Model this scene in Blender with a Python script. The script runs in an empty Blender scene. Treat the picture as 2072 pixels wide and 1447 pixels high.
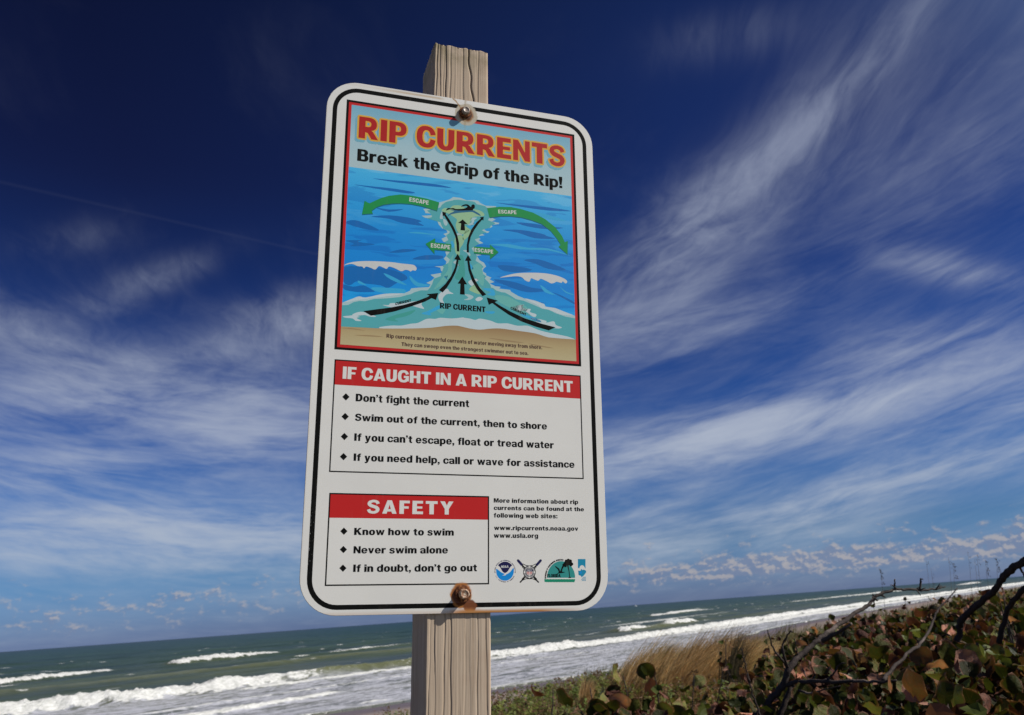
import bpy, bmesh, math, random
import numpy as np
from mathutils import Vector, Matrix
from mathutils.geometry import delaunay_2d_cdt

R = math.radians
random.seed(7)
rng = np.random.default_rng(7)
sc = bpy.context.scene
col = sc.collection

# ---------------------------------------------------------------- camera
EYE = 5.0                                    # eye height above the sea, metres
FPX, CX, CY = 1661.1, 1036.0, 723.5          # focal length and centre of the photograph, in its pixels
WAX = np.array([[0.9972660, -0.0738947, 0.0],            # world axes seen from the camera (x right, y down, z forward)
                [0.0219890, 0.2967586, 0.9546994],
                [-0.0705472, -0.9520893, 0.2975721]])
cam_d = bpy.data.cameras.new('camera')
cam = bpy.data.objects.new('camera', cam_d)
col.objects.link(cam)
cm = Matrix.Identity(4)
for i in range(3):
    cm[i][0] = WAX[i][0]
    cm[i][1] = -WAX[i][1]
    cm[i][2] = -WAX[i][2]
cm[2][3] = EYE
cam.matrix_world = cm
cam_d.sensor_width = 36
cam_d.lens = 36 * FPX / 2072
cam_d.clip_start = 0.05
cam_d.clip_end = 90000
cam_d.dof.use_dof = True
cam_d.dof.focus_distance = 1.3
cam_d.dof.aperture_fstop = 11
sc.camera = cam

SUN_AZ, SUN_EL = 99.0, 41.0                 # clockwise from +Y, above the horizon
sd = Vector((math.sin(R(SUN_AZ)) * math.cos(R(SUN_EL)), math.cos(R(SUN_AZ)) * math.cos(R(SUN_EL)), math.sin(R(SUN_EL))))
sun_d = bpy.data.lights.new('sun', 'SUN')
sun_d.energy = 5.0
sun_d.angle = R(0.5)
sun_d.color = (1.0, 0.95, 0.88)
sun = bpy.data.objects.new('sun', sun_d)
col.objects.link(sun)
sun.rotation_euler = (-sd).to_track_quat('-Z', 'Y').to_euler()
sun.location = (30, -10, 40)

sc.view_settings.view_transform = 'Standard'
sc.view_settings.look = 'None'
sc.view_settings.exposure = 0.0
sc.view_settings.gamma = 1.0
sc.view_settings.use_curve_mapping = False


def ray(px, py):
    """direction of a pixel of the photograph, in world axes"""
    d = WAX @ np.array([(px - CX) / FPX, (py - CY) / FPX, 1.0])
    return d / np.linalg.norm(d)


def at(px, py, dist):
    """world point seen at that pixel, dist metres away horizontally"""
    d = ray(px, py)
    k = dist / math.hypot(d[0], d[1])
    return Vector((d[0] * k, d[1] * k, EYE + d[2] * k))


# ---------------------------------------------------------------- node helper
class NT:
    def __init__(s, tree):
        s.t = tree
        s.n = tree.nodes
        s.l = tree.links

    def put(s, sock, v):
        if v is None:
            return
        if isinstance(v, bpy.types.NodeSocket):
            s.l.new(v, sock)
        elif isinstance(v, (tuple, list)) and sock.type == 'RGBA' and len(v) == 3:
            sock.default_value = (*v, 1)
        else:
            sock.default_value = v

    def math(s, op, a, b=None, c=None, clamp=False):
        n = s.n.new('ShaderNodeMath')
        n.operation = op
        n.use_clamp = clamp
        for i, v in enumerate((a, b, c)):
            s.put(n.inputs[i], v)
        return n.outputs[0]

    def vm(s, op, a, b=None, sc_=None):
        n = s.n.new('ShaderNodeVectorMath')
        n.operation = op
        s.put(n.inputs[0], a)
        if b is not None:
            s.put(n.inputs[1], b)
        if sc_ is not None:
            s.put(n.inputs['Scale'], sc_)
        return n.outputs['Value'] if op in ('DOT_PRODUCT', 'LENGTH', 'DISTANCE') else n.outputs[0]

    def noise(s, vec, scale=5, detail=4, rough=0.5, dist=0.0, color=False):
        n = s.n.new('ShaderNodeTexNoise')
        s.put(n.inputs['Vector'], vec)
        s.put(n.inputs['Scale'], scale)
        s.put(n.inputs['Detail'], detail)
        s.put(n.inputs['Roughness'], rough)
        s.put(n.inputs['Distortion'], dist)
        return n.outputs['Color' if color else 'Fac']

    def vor(s, vec, scale=5, feature='F1', rand=1.0):
        n = s.n.new('ShaderNodeTexVoronoi')
        n.feature = feature
        s.put(n.inputs['Vector'], vec)
        s.put(n.inputs['Scale'], scale)
        s.put(n.inputs['Randomness'], rand)
        return n.outputs['Distance']

    def ramp(s, fac, stops, interp='LINEAR'):
        n = s.n.new('ShaderNodeValToRGB')
        n.color_ramp.interpolation = interp
        e = n.color_ramp.elements
        while len(e) > 1:
            e.remove(e[-1])
        for i, (p, c) in enumerate(stops):
            if not isinstance(c, (tuple, list)):
                c = (c, c, c)
            el = e[0] if i == 0 else e.new(p)
            el.position = p
            el.color = (*c, 1)
        s.put(n.inputs[0], fac)
        return n.outputs[0]

    def mapr(s, v, a, b, c=0.0, d=1.0, smooth=False):
        n = s.n.new('ShaderNodeMapRange')
        if smooth:
            n.interpolation_type = 'SMOOTHSTEP'
        for i, x in enumerate((v, a, b, c, d)):
            s.put(n.inputs[i], x)
        return n.outputs[0]

    def mix(s, f, a, b, mode='MIX'):
        n = s.n.new('ShaderNodeMix')
        n.data_type = 'RGBA'
        n.blend_type = mode
        s.put(n.inputs['Factor'], f)
        s.put(n.inputs[6], a)
        s.put(n.inputs[7], b)
        return n.outputs[2]

    def comb(s, x, y, z):
        n = s.n.new('ShaderNodeCombineXYZ')
        for i, v in enumerate((x, y, z)):
            s.put(n.inputs[i], v)
        return n.outputs[0]

    def sep(s, v):
        n = s.n.new('ShaderNodeSeparateXYZ')
        s.put(n.inputs[0], v)
        return n.outputs[0], n.outputs[1], n.outputs[2]

    def coord(s, what='Object'):
        return s.n.new('ShaderNodeTexCoord').outputs[what]

    def attr(s, name, out='Color'):
        n = s.n.new('ShaderNodeAttribute')
        n.attribute_name = name
        return n.outputs[out]

    def bump(s, h, strength=0.3, dist=0.01, normal=None):
        n = s.n.new('ShaderNodeBump')
        s.put(n.inputs['Height'], h)
        n.inputs['Strength'].default_value = strength
        n.inputs['Distance'].default_value = dist
        if normal is not None:
            s.put(n.inputs['Normal'], normal)
        return n.outputs[0]


def new_mat(name, color=(0.5, 0.5, 0.5), rough=0.6, spec=0.4):
    m = bpy.data.materials.new(name)
    m.use_nodes = True
    T = NT(m.node_tree)
    b = m.node_tree.nodes['Principled BSDF']
    if color is not None:
        b.inputs['Base Color'].default_value = (*color, 1)
    b.inputs['Roughness'].default_value = rough
    b.inputs['Specular IOR Level'].default_value = spec
    return m, T, b


# ---------------------------------------------------------------- sky
world = bpy.data.worlds.new('World')
sc.world = world
world.use_nodes = True
W = NT(world.node_tree)
bg = world.node_tree.nodes['Background']
D = W.coord('Generated')
dx, dy, dz = W.sep(D)
sky = W.n.new('ShaderNodeTexSky')
sky.sky_type = 'NISHITA'
sky.sun_disc = False
sky.sun_elevation = R(SUN_EL)
sky.sun_rotation = R(SUN_AZ)
sky.air_density = 1.0
sky.dust_density = 0.6
# deep polarised blue: strongest at right angles to the sun, weakening towards it
grade = W.ramp(W.math('MAXIMUM', dz, 0.0), [
    (0.00, (0.17, 0.27, 0.72)), (0.06, (0.165, 0.32, 0.76)), (0.14, (0.13, 0.29, 0.74)), (0.24, (0.075, 0.20, 0.62)),
    (0.36, (0.050, 0.130, 0.45)), (0.50, (0.040, 0.085, 0.30)), (0.65, (0.034, 0.07, 0.23)), (1.0, (0.05, 0.09, 0.30))])
cosang = W.vm('DOT_PRODUCT', D, tuple(sd))
pol = W.mapr(cosang, 0.93, 0.52, smooth=True)
grade = W.mix(1.0, grade, (1.35, 1.35, 1.35), 'MULTIPLY')
grade = W.mix(pol, (0.55, 0.68, 0.95), grade)
base = W.mix(1.0, sky.outputs[0], grade, 'MULTIPLY')
# a touch of haze colour at the very horizon; the far side from the sun is the deepest
tl_ = W.mix(W.mapr(dz, 0.25, 0.48), (0.85, 0.90, 0.76), (0.98, 0.55, 0.44))
tr_ = W.mix(W.mapr(dz, 0.25, 0.58), (0.72, 0.76, 0.66), (1.45, 1.15, 0.90))
tint = W.mix(W.mapr(dx, -0.40, 0.20), tl_, tr_)
tint = W.mix(W.mapr(dz, 0.07, 0.0), tint, (1.10, 1.05, 0.98))
base = W.mix(1.0, base, tint, 'MULTIPLY')

# high cirrus, drawn out along one wind direction on a flat layer overhead
zc = W.math('ADD', W.math('MAXIMUM', dz, 0.0), 0.10)
Px = W.math('DIVIDE', dx, zc)
Py = W.math('DIVIDE', dy, zc)
A = R(-11)
S_ = W.math('ADD', W.math('MULTIPLY', Px, math.sin(A)), W.math('MULTIPLY', Py, math.cos(A)))
T_ = W.math('SUBTRACT', W.math('MULTIPLY', Px, math.cos(A)), W.math('MULTIPLY', Py, math.sin(A)))
warp = W.noise(W.comb(S_, T_, 3.1), 1.1, 3, 0.5, color=True)
wx, wy, wz = W.sep(warp)
S2 = W.math('ADD', S_, W.math('MULTIPLY', wx, 0.7))
T2 = W.math('ADD', T_, W.math('MULTIPLY', wy, 0.40))
st = W.noise(W.comb(W.math('MULTIPLY', S2, 1.7), W.math('MULTIPLY', T2, 4.0), 0.0), 1.3, 11, 0.62, 0.5)
st2 = W.noise(W.comb(W.math('MULTIPLY', S2, 4.2), W.math('MULTIPLY', T2, 13.0), 7.0), 1.6, 9, 0.6, 0.6)
soft = W.noise(W.comb(S2, W.math('MULTIPLY', T2, 1.6), 9.0), 1.2, 7, 0.58, 0.2)
azd = W.math('ARCTAN2', dx, dy)
tilt = W.math('ADD', W.math('MULTIPLY', azd, 0.045), W.math('MULTIPLY', W.math('MULTIPLY', azd, azd), 0.17))
dzt = W.math('SUBTRACT', dz, tilt)
lw = W.noise(W.comb(W.math('MULTIPLY', azd, 3.0), W.math('MULTIPLY', dzt, 9.0), 2.0), 1.0, 3, 0.5)
dzw = W.math('ADD', dzt, W.math('MULTIPLY', W.math('SUBTRACT', lw, 0.5), 0.05))
lo1 = W.noise(W.comb(W.math('MULTIPLY', azd, 5.5), W.math('MULTIPLY', dzw, 26.0), 1.0), 1.0, 11, 0.62, 0.5)
lo2 = W.noise(W.comb(W.math('MULTIPLY', azd, 15.0), W.math('MULTIPLY', dzw, 95.0), 4.0), 1.0, 9, 0.6, 0.6)
hi_ = W.math('ADD', W.math('MULTIPLY', W.mapr(st, 0.36, 0.70), 0.58), W.math('MULTIPLY', W.mapr(st2, 0.34, 0.70), 0.34))
lo_ = W.math('ADD', W.math('MULTIPLY', W.mapr(lo1, 0.34, 0.68), 0.72), W.math('MULTIPLY', W.mapr(lo2, 0.36, 0.66), 0.26))
kz = W.mapr(W.math('SUBTRACT', dz, W.math('MULTIPLY', W.math('MAXIMUM', azd, 0.0), 0.25)), 0.36, 0.24, smooth=True)
streak = W.math('ADD', W.math('MULTIPLY', hi_, W.math('SUBTRACT', 1.0, kz)), W.math('MULTIPLY', lo_, kz))
streak = W.math('ADD', streak, W.math('MULTIPLY', W.mapr(soft, 0.35, 0.68), 0.25))
streak = W.math('MULTIPLY', W.math('POWER', W.math('MAXIMUM', streak, 0.0), 1.45), 1.28)


def blob(cx, cy, ang, ra, rb, amp):
    c = Vector(ray(cx, cy))
    ca, sa = math.cos(R(ang)), math.sin(R(ang))
    e1 = (Vector(ray(cx + 20 * ca, cy - 20 * sa)) - c).normalized()
    e2 = c.cross(e1).normalized()
    k = Vector(ray(cx + 20 * ca, cy - 20 * sa)) - c
    per = k.length / 20
    a1 = e1 / (ra * per)
    a2 = e2 / (rb * per)
    u = W.math('SUBTRACT', W.vm('DOT_PRODUCT', D, tuple(a1)), a1.dot(c))
    v = W.math('SUBTRACT', W.vm('DOT_PRODUCT', D, tuple(a2)), a2.dot(c))
    q = W.math('ADD', W.math('MULTIPLY', u, u), W.math('MULTIPLY', v, v))
    g = W.math('EXPONENT', W.math('MULTIPLY', q, -0.9))
    front = W.math('GREATER_THAN', W.vm('DOT_PRODUCT', D, tuple(c)), 0.0)
    return W.math('MULTIPLY', W.math('MULTIPLY', g, amp), front)


cover = W.math('MULTIPLY', W.mapr(soft, 0.50, 0.80), 0.10)
cover = W.math('ADD', cover, W.math('MULTIPLY', W.mapr(dz, 0.40, 0.14, 0.0, 0.17), W.mapr(dz, 0.02, 0.10)))
cover = W.math('ADD', cover, W.math('MULTIPLY', W.mapr(dz, 0.10, 0.02, 0.0, 0.10), 1.0))
for b_ in [(1640, 220, 46, 330, 80, .26), (1480, 380, 37, 190, 38, .46), (1640, 250, 44, 130, 34, .40), (1800, 90, 50, 170, 38, .46), (1390, 500, 36, 260, 95, .42), (1270, 640, 20, 130, 75, .30), (1480, 70, 12, 150, 50, .22),
           (1960, 230, 40, 320, 190, .26), (1930, 548, -12, 170, 34, .40), (1640, 840, 13, 430, 42, .62), (1400, 900, 12, 260, 50, .52),
           (1860, 955, 14, 300, 36, .70), (1640, 1035, 8, 170, 36, .50), (1350, 1070, 5, 210, 55, .36), (1900, 700, 12, 260, 60, .30),
           (1500, 640, 15, 200, 60, .16), (1420, 1130, 4, 260, 36, .22), (2010, 860, 12, 200, 50, .30),
           (320, 560, 20, 130, 32, .26), (50, 690, -20, 170, 60, .50), (590, 640, 12, 150, 44, .42), (280, 800, 4, 400, 85, .56),
           (170, 960, 3, 260, 45, .52), (560, 870, -6, 170, 70, .42), (330, 1060, -1, 460, 55, .72), (480, 1120, 0, 300, 50, .42), (150, 1120, 0, 260, 40, .30),
           (420, 720, 10, 260, 30, .30), (130, 480, 12, 120, 40, .10)]:
    cover = W.math('ADD', cover, blob(*b_))
cirrus = W.math('MULTIPLY', cover, W.math('ADD', W.math('MULTIPLY', streak, 0.86), 0.10))
cirrus = W.math('MULTIPLY', W.math('SUBTRACT', 1.0, W.math('EXPONENT', W.math('MULTIPLY', W.math('POWER', cirrus, 1.18), -2.0))), 0.90)
# an old vapour trail, thin and straight
tn = Vector(ray(0, 368)).cross(Vector(ray(640, 514))).normalized()
tl = W.math('ABSOLUTE', W.vm('DOT_PRODUCT', D, tuple(tn)))
trail = W.math('MULTIPLY', W.mapr(tl, 0.0026, 0.0, 0.0, 0.018), W.math('GREATER_THAN', dy, 0.0))
trail = W.math('MULTIPLY', trail, W.mapr(dx, 0.05, -0.1))
ccol = W.ramp(W.math('MAXIMUM', dz, 0.0), [(0.0, (0.44, 0.50, 0.58)), (0.2, (0.45, 0.50, 0.60)), (0.5, (0.29, 0.33, 0.45)), (1, (0.28, 0.32, 0.42))])
skyc = W.mix(W.math('ADD', cirrus, trail), base, W.vm('SCALE', ccol, None, 10.0))
# low fair-weather cumulus out over the sea
az = W.math('ARCTAN2', dx, dy)
q1 = W.comb(W.math('MULTIPLY', az, 56.0), W.math('MULTIPLY', dz, 98.0), 1.7)
cn = W.noise(q1, 1.0, 8, 0.60)
q2 = W.comb(W.math('ADD', W.math('MULTIPLY', az, 56.0), 0.16), W.math('ADD', W.math('MULTIPLY', dz, 98.0), 0.30), 1.7)
cn2 = W.noise(q2, 1.0, 8, 0.60)
big = W.noise(W.comb(W.math('MULTIPLY', az, 6.0), W.math('MULTIPLY', dz, 30.0), 5.0), 1.0, 3, 0.5)
band = W.math('MULTIPLY', W.mapr(dz, 0.004, 0.016, smooth=True), W.mapr(dz, 0.088, 0.050, smooth=True))
thr = W.mapr(band, 0.0, 1.0, 0.80, 0.535)
thr = W.math('SUBTRACT', thr, W.math('MULTIPLY', W.math('SUBTRACT', big, 0.5), 0.26))
rowm = W.math('MULTIPLY', W.math('MULTIPLY', W.mapr(dz, 0.018, 0.026, smooth=True), W.mapr(dz, 0.052, 0.036, smooth=True)), W.mapr(az, 0.05, 0.25))
thr = W.math('SUBTRACT', thr, W.math('MULTIPLY', rowm, 0.24))
cum = W.mapr(W.math('SUBTRACT', cn, thr), -0.04, 0.20, 0.0, 1.0, smooth=True)
cum = W.math('MULTIPLY', cum, W.mapr(dz, 0.0, 0.03, 0.40, 0.66))
lit = W.mapr(W.math('SUBTRACT', cn, cn2), -0.03, 0.09, smooth=True)
cumc = W.mix(lit, (1.9, 2.3, 3.5), (4.6, 4.2, 4.1))
skyc = W.mix(cum, skyc, cumc)
W.l.new(skyc, bg.inputs['Color'])
bg.inputs['Strength'].default_value = 0.1


# ---------------------------------------------------------------- object helpers
def tag(o, label=None, cat=None, group=None, kind=None):
    if label:
        o['label'] = label
    if cat:
        o['category'] = cat
    if group:
        o['group'] = group
    if kind:
        o['kind'] = kind
    return o


def empty(name, loc, mat=None):
    o = bpy.data.objects.new(name, None)
    o.empty_display_size = 0.2
    if mat is not None:
        o.matrix_world = mat
    else:
        o.location = loc
    col.objects.link(o)
    return o


def link(name, me, mats=(), parent=None):
    o = bpy.data.objects.new(name, me)
    for m in (mats if isinstance(mats, (list, tuple)) else [mats]):
        me.materials.append(m)
    col.objects.link(o)
    if parent is not None:
        o.parent = parent
    return o


def mesh_np(name, verts, faces, smooth=False):
    me = bpy.data.meshes.new(name)
    verts = np.asarray(verts, dtype=np.float32)
    faces = np.asarray(faces, dtype=np.int32)
    k = faces.shape[1]
    me.vertices.add(len(verts))
    me.vertices.foreach_set('co', verts.ravel())
    me.loops.add(faces.size)
    me.loops.foreach_set('vertex_index', faces.ravel())
    me.polygons.add(len(faces))
    me.polygons.foreach_set('loop_start', np.arange(0, faces.size, k, dtype=np.int32))
    me.polygons.foreach_set('loop_total', np.full(len(faces), k, dtype=np.int32))
    me.update(calc_edges=True)
    if smooth:
        me.shade_smooth()
    return me


def set_col(me, name, rgb):
    a = me.color_attributes.new(name, 'FLOAT_COLOR', 'POINT')
    d = np.ones((len(me.vertices), 4), np.float32)
    d[:, :3] = rgb
    a.data.foreach_set('color', d.ravel())


def set_f(me, name, v):
    a = me.attributes.new(name, 'FLOAT', 'POINT')
    a.data.foreach_set('value', np.asarray(v, np.float32).ravel())


def vnoise(x, y, seed=0):
    """smooth value noise, vectorised"""
    xi = np.floor(x).astype(np.int64)
    yi = np.floor(y).astype(np.int64)
    fx = x - xi
    fy = y - yi
    fx = fx * fx * (3 - 2 * fx)
    fy = fy * fy * (3 - 2 * fy)

    def h(a, b):
        n = (a * 374761393 + b * 668265263 + seed * 974711) & 0x7fffffff
        n = ((n ^ (n >> 13)) * 1274126177) & 0x7fffffff
        return ((n ^ (n >> 16)) & 0xffff) / 65535.0
    return (h(xi, yi) * (1 - fx) + h(xi + 1, yi) * fx) * (1 - fy) + (h(xi, yi + 1) * (1 - fx) + h(xi + 1, yi + 1) * fx) * fy


def fbm(x, y, o=4, seed=0):
    s = 0
    a = 0.5
    for i in range(o):
        s = s + a * vnoise(x * 2 ** i, y * 2 ** i, seed + i)
        a *= 0.5
    return s / (1 - 0.5 ** o)


# coast frame: u runs along the shore (away from the camera), v out to sea; origin under the camera
SH = R(35)
SU = np.array([math.sin(SH), math.cos(SH)])
SV = np.array([-math.cos(SH), math.sin(SH)])


def uv2xy(u, v):
    return u * SU[0] + v * SV[0], u * SU[1] + v * SV[1]


def edge_v(u):
    """where the last wash of the waves ends on the sand"""
    e = np.interp(u, [-400, 0, 30, 45, 58, 80, 110, 150, 250, 500, 900], [43, 43, 43, 38.5, 35.0, 37, 43, 48, 51, 49, 47])
    return e + (vnoise(u * 0.13, u * 0, 3) - 0.5) * 1.8


def land_h(u, v):
    e = edge_v(u)
    w = e - v
    h = np.interp(v, [-60, 0, 5.5, 9.0, 11.5, 14, 19, 27], [3.6, 3.35, 3.38, 3.25, 2.55, 1.9, 1.35, 0.85])
    near = np.interp(w, [-60, -6, 0, 3, 9], [-2.5, -0.25, 0.03, 0.14, 0.42])
    k = np.clip((w - 6) / 8.0, 0, 1)
    h = near * (1 - k) + h * k
    h = h + (fbm(u * 0.23, v * 0.35, 3, 11) - 0.5) * np.interp(v, [0, 12, 20], [0.25, 0.35, 0.03])
    return h


def graded(parts):
    out = []
    for a, b, s0, g in parts:
        x = a
        s = s0
        while x < b:
            out.append(x)
            x += s
            s *= g
    return np.array(out)


def grid(us, vs):
    U, V = np.meshgrid(us, vs, indexing='ij')
    n, m = U.shape
    idx = np.arange(n * m).reshape(n, m)
    f = np.stack([idx[:-1, :-1].ravel(), idx[1:, :-1].ravel(), idx[1:, 1:].ravel(), idx[:-1, 1:].ravel()], 1)
    return U.ravel(), V.ravel(), f


# ---------------------------------------------------------------- ground
us = np.concatenate([-graded([(12, 9000, 1.2, 1.07)])[::-1], graded([(-11.5, 60, 0.5, 1.0), (60, 9000, 0.6, 1.02)])])
vs = np.concatenate([-graded([(6, 4000, 0.5, 1.10)])[::-1], graded([(-5.6, 52, 0.4, 1.0), (52, 75, 1.5, 1.1)])])
U, V, F = grid(us, vs)
Z = land_h(U, V)
X, Y = uv2xy(U, V)
me = mesh_np('ground', np.stack([X, Y, Z], 1), F, True)
wet = np.clip(1 - (edge_v(U) - V) / 6.5, 0, 1)
set_f(me, 'wet', wet)
set_f(me, 'dune', np.clip((16 - V) / 4, 0, 1))
m_sand, T, b = new_mat('beach_sand', None, 0.9, 0.25)
oc = T.coord()
n1 = T.noise(oc, 0.6, 6, 0.6)
n2 = T.noise(oc, 40, 3, 0.6)
dry = T.mix(n1, (0.21, 0.165, 0.145), (0.30, 0.24, 0.205))
wetc = T.mix(n1, (0.115, 0.092, 0.10), (0.165, 0.135, 0.145))
wf = T.attr('wet', 'Fac')
c = T.mix(T.mapr(wf, 0.02, 0.5, smooth=True), dry, wetc)
dn = T.mix(T.noise(oc, 3.0, 6, 0.6), (0.05, 0.06, 0.02), (0.16, 0.13, 0.075))
c = T.mix(T.math('MULTIPLY', T.attr('dune', 'Fac'), 0.85), c, dn)
T.put(b.inputs['Base Color'], c)
T.put(b.inputs['Roughness'], T.mapr(wf, 0.1, 0.9, 0.95, 0.45))
T.put(b.inputs['Normal'], T.bump(T.math('ADD', n2, T.math('MULTIPLY', n1, 4)), 0.4, 0.03))
tag(link('ground', me, m_sand), kind='structure')

# ---------------------------------------------------------------- sea
us = np.concatenate([-graded([(10, 60000, 1.2, 1.06)])[::-1], graded([(-8.8, 22, 0.8, 1.0), (22, 150, 0.33, 1.0), (150, 1500, 0.6, 1.010), (1500, 60000, 30, 1.05)])])
vs = np.concatenate([graded([(30, 92, 0.26, 1.0), (92, 260, 0.8, 1.004), (260, 60000, 1.7, 1.035)])])
U, V, F = grid(us, vs)
Z = np.zeros_like(U)
foam = np.zeros_like(U)
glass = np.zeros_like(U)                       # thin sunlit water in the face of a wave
far = np.clip((V - 60) / 400, 0, 1)
# swell rolling in, crests nearly parallel to the shore, dying out inside the break
for k, (lam, amp, ang, ph) in enumerate([(34, 0.22, 3, 0.4), (21, 0.13, -7, 2.1), (13, 0.09, 9, 4.0), (8.5, 0.055, -14, 1.2), (5.2, 0.035, 18, 0.2), (3.1, 0.02, -24, 3.3)]):
    vv = V * math.cos(R(ang)) + U * math.sin(R(ang)) + (fbm(U * 0.012, V * 0.02, 2, 30 + k) - 0.5) * lam * 1.6
    fade = np.clip((V - 50) / 40, 0.12, 1) * np.clip(lam * 55 / np.maximum(np.hypot(U, V), 1), 0, 1)
    s = np.sin(2 * math.pi * vv / lam + ph)
    Z += amp * fade * (np.exp(1.2 * s) / 3.32 * 2 - 0.7) * (0.55 + 0.9 * fbm(U * 0.02, V * 0.03, 2, 50 + k))


def breaker(pts, wf=1.2, wb=4.0, lump=0.25, seed=0, foam_back=3.0, foam_front=2.0, rag=0.8):
    """pts: (u, v of crest, height, whiteness, glassiness)"""
    global Z, foam, glass
    p = np.array(pts)
    vmin, vmax = p[:, 1].min() - 14, p[:, 1].max() + 22
    sel = np.where((V > vmin) & (V < vmax) & (U > p[0, 0] - 3) & (U < p[-1, 0] + 3))[0]
    u, v = U[sel], V[sel]
    vc = np.interp(u, p[:, 0], p[:, 1]) + (fbm(u * 0.16, u * 0, 3, seed) - 0.5) * rag * 3 + (vnoise(u * 1.3, u * 0, seed + 5) - 0.5) * rag * 0.7
    env = np.clip(np.minimum(u - p[0, 0], p[-1, 0] - u) / np.maximum(2.0, 0.06 * (p[-1, 0] - p[0, 0])), 0, 1)
    hh = np.interp(u, p[:, 0], p[:, 2]) * env * (0.75 + 0.5 * fbm(u * 0.25, u * 0, 2, seed + 9))
    wh = np.interp(u, p[:, 0], p[:, 3]) * env
    gl = np.interp(u, p[:, 0], p[:, 4]) * env
    d = v - vc
    prof = np.where(d < 0, np.exp(-(d / wf) ** 2), np.exp(-(d / wb) ** 2))
    rough = (fbm(u * 1.1, v * 1.1, 4, seed + 2) - 0.45) + 0.6 * (fbm(u * 3.2, v * 3.2, 2, seed + 3) - 0.5)
    fz = np.clip(1 - np.where(d < 0, -d / foam_front, d / foam_back), 0, 1)
    fz = np.clip(fz * 1.7 + (fbm(u * 0.9, v * 1.3, 3, seed + 4) - 0.5) * 1.5, 0, 1) * np.clip(fz * 6, 0, 1)
    Z[sel] = np.maximum(Z[sel], Z[sel] * 0.3 + hh * prof * (1 + 0.0 * d)) + wh * fz * np.maximum(rough, -0.2) * lump * 2 * np.sqrt(np.clip(prof, 0, 1)) * np.clip(hh, 0, 2)
    foam[sel] = np.maximum(foam[sel], wh * fz)
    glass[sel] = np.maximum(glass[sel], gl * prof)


# the main break (the first runs long, glassy in its middle; the wide white water further along)
breaker([(-60, 78, .95, 1, 0), (0, 78, .95, 1, 0), (33, 77.5, 1.0, 1, 0.1), (42, 73.5, .95, 1, 0.2), (50, 72.5, .85, 1, 0.5), (57, 72.5, .8, .8, 0.8),
         (63, 72, 0.95, .30, 1), (72, 70.5, 0.95, .22, 1), (82, 67.5, 0.85, .75, 0.8), (90, 65, 0.75, 1, 0.4), (105, 63.5, 0.7, 1, .2), (130, 63.5, 0.7, 1, .2), (160, 66, .7, 1, .2),
         (210, 68, .7, 1, .2), (330, 70, .7, 1, .2), (500, 70, .7, 1, .2), (900, 68, .7, 1, .2), (1500, 66, .7, 1, .2)], 1.3, 4.0, 0.36, 1, 2.2, 2.6)
breaker([(88, 59, .35, .9, 0), (100, 58, .35, 1, 0), (130, 59, .3, 1, 0), (200, 61, .3, 1, 0), (400, 62, .3, 1, 0), (1500, 61, .3, 1, 0)], 1.0, 3.0, 0.5, 7, 6.5, 2.2)
breaker([(49, 68.6, .22, .9, 0), (56, 67.5, .25, 1, 0), (66, 66.3, .25, 1, 0), (78, 64.8, .22, .9, 0), (92, 61, .2, .8, 0)], 0.5, 1.6, 0.5, 13, 1.1, 0.7, 0.35)
breaker([(20, 54, .22, .9, 0), (33, 51.8, .26, 1, 0), (40, 51.2, .26, 1, 0), (47, 53.2, .2, .9, 0), (50, 54.0, .1, .5, 0)], 0.4, 1.5, 0.5, 17, 1.0, 0.6, 0.3)
breaker([(28, 59.5, .12, .5, 0), (45, 58.5, .14, .55, 0), (58, 59.5, .12, .5, 0), (75, 57.0, .12, .5, 0), (95, 52, .1, .6, 0)], 0.4, 1.4, 0.4, 19, .8, .5, 0.6)
breaker([(40.2, 43.2, .1, .8, 0), (42.5, 43.0, .12, .9, 0), (44.5, 42.2, .1, .7, 0)], 0.3, 0.8, 0.4, 23, .5, .35, 0.2)
breaker([(43.5, 41.0, .1, .9, 0), (47, 39.9, .12, 1, 0), (52, 38.9, .14, 1, 0), (57.5, 38.5, .1, .9, 0)], 0.25, 0.8, 0.3, 29, .6, .35, 0.12)
# swells breaking further out
breaker([(50, 140, .9, 1, .6), (64, 147, .9, 1, .6), (78, 154, .7, 1, .6), (89, 159, .4, .8, .6)], 2.2, 6, 0.4, 31, 3.4, 2.6, 0.8)
breaker([(98, 156, .8, .8, .7), (105, 159, .95, 1, .7), (115, 160, 1.0, 1, .7), (124, 161, .7, 1, .7), (130, 162, .3, .4, .5)], 2.2, 6, 0.4, 37, 3.2, 2.6, 0.8)
breaker([(150, 84, .5, .9, .8), (155, 85.5, .9, 1, .9), (161, 86, .9, 1, .9), (164, 86, .5, .4, .9), (172, 86, .6, .3, .9), (178, 86.5, 1.0, 1, .9), (186, 87, 1.1, 1, .9), (193, 87, .6, .9, .5)], 1.6, 5, 0.4, 41, 2.2, 2.0, 0.5)
breaker([(185, 112, .25, .35, .2), (200, 112, .35, .55, .2), (225, 114, .35, .6, .2), (260, 118, .3, .5, .2), (300, 120, .25, .4, .2)], 2, 6, 0.4, 43, 3.5, 2.5, 0.9)
breaker([(318, 163, .6, .9, .5), (345, 165, 1.1, 1, .5), (375, 168, .9, 1, .5), (395, 168, .3, .6, .5)], 3, 8, 0.4, 47, 4, 3.2, 0.9)
breaker([(480, 160, .5, .5, .5), (540, 163, .7, .8, .5), (640, 160, .8, .9, .5), (740, 162, 1.3, 1, .5), (800, 162, .5, .8, .5)], 4, 9, 0.4, 53, 6, 4, 1.2)
breaker([(345, 76, .5, .9, .3), (370, 77, .7, 1, .3), (400, 76, .4, .8, .3)], 2, 5, 0.4, 59, 4, 3, .8)
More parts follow.
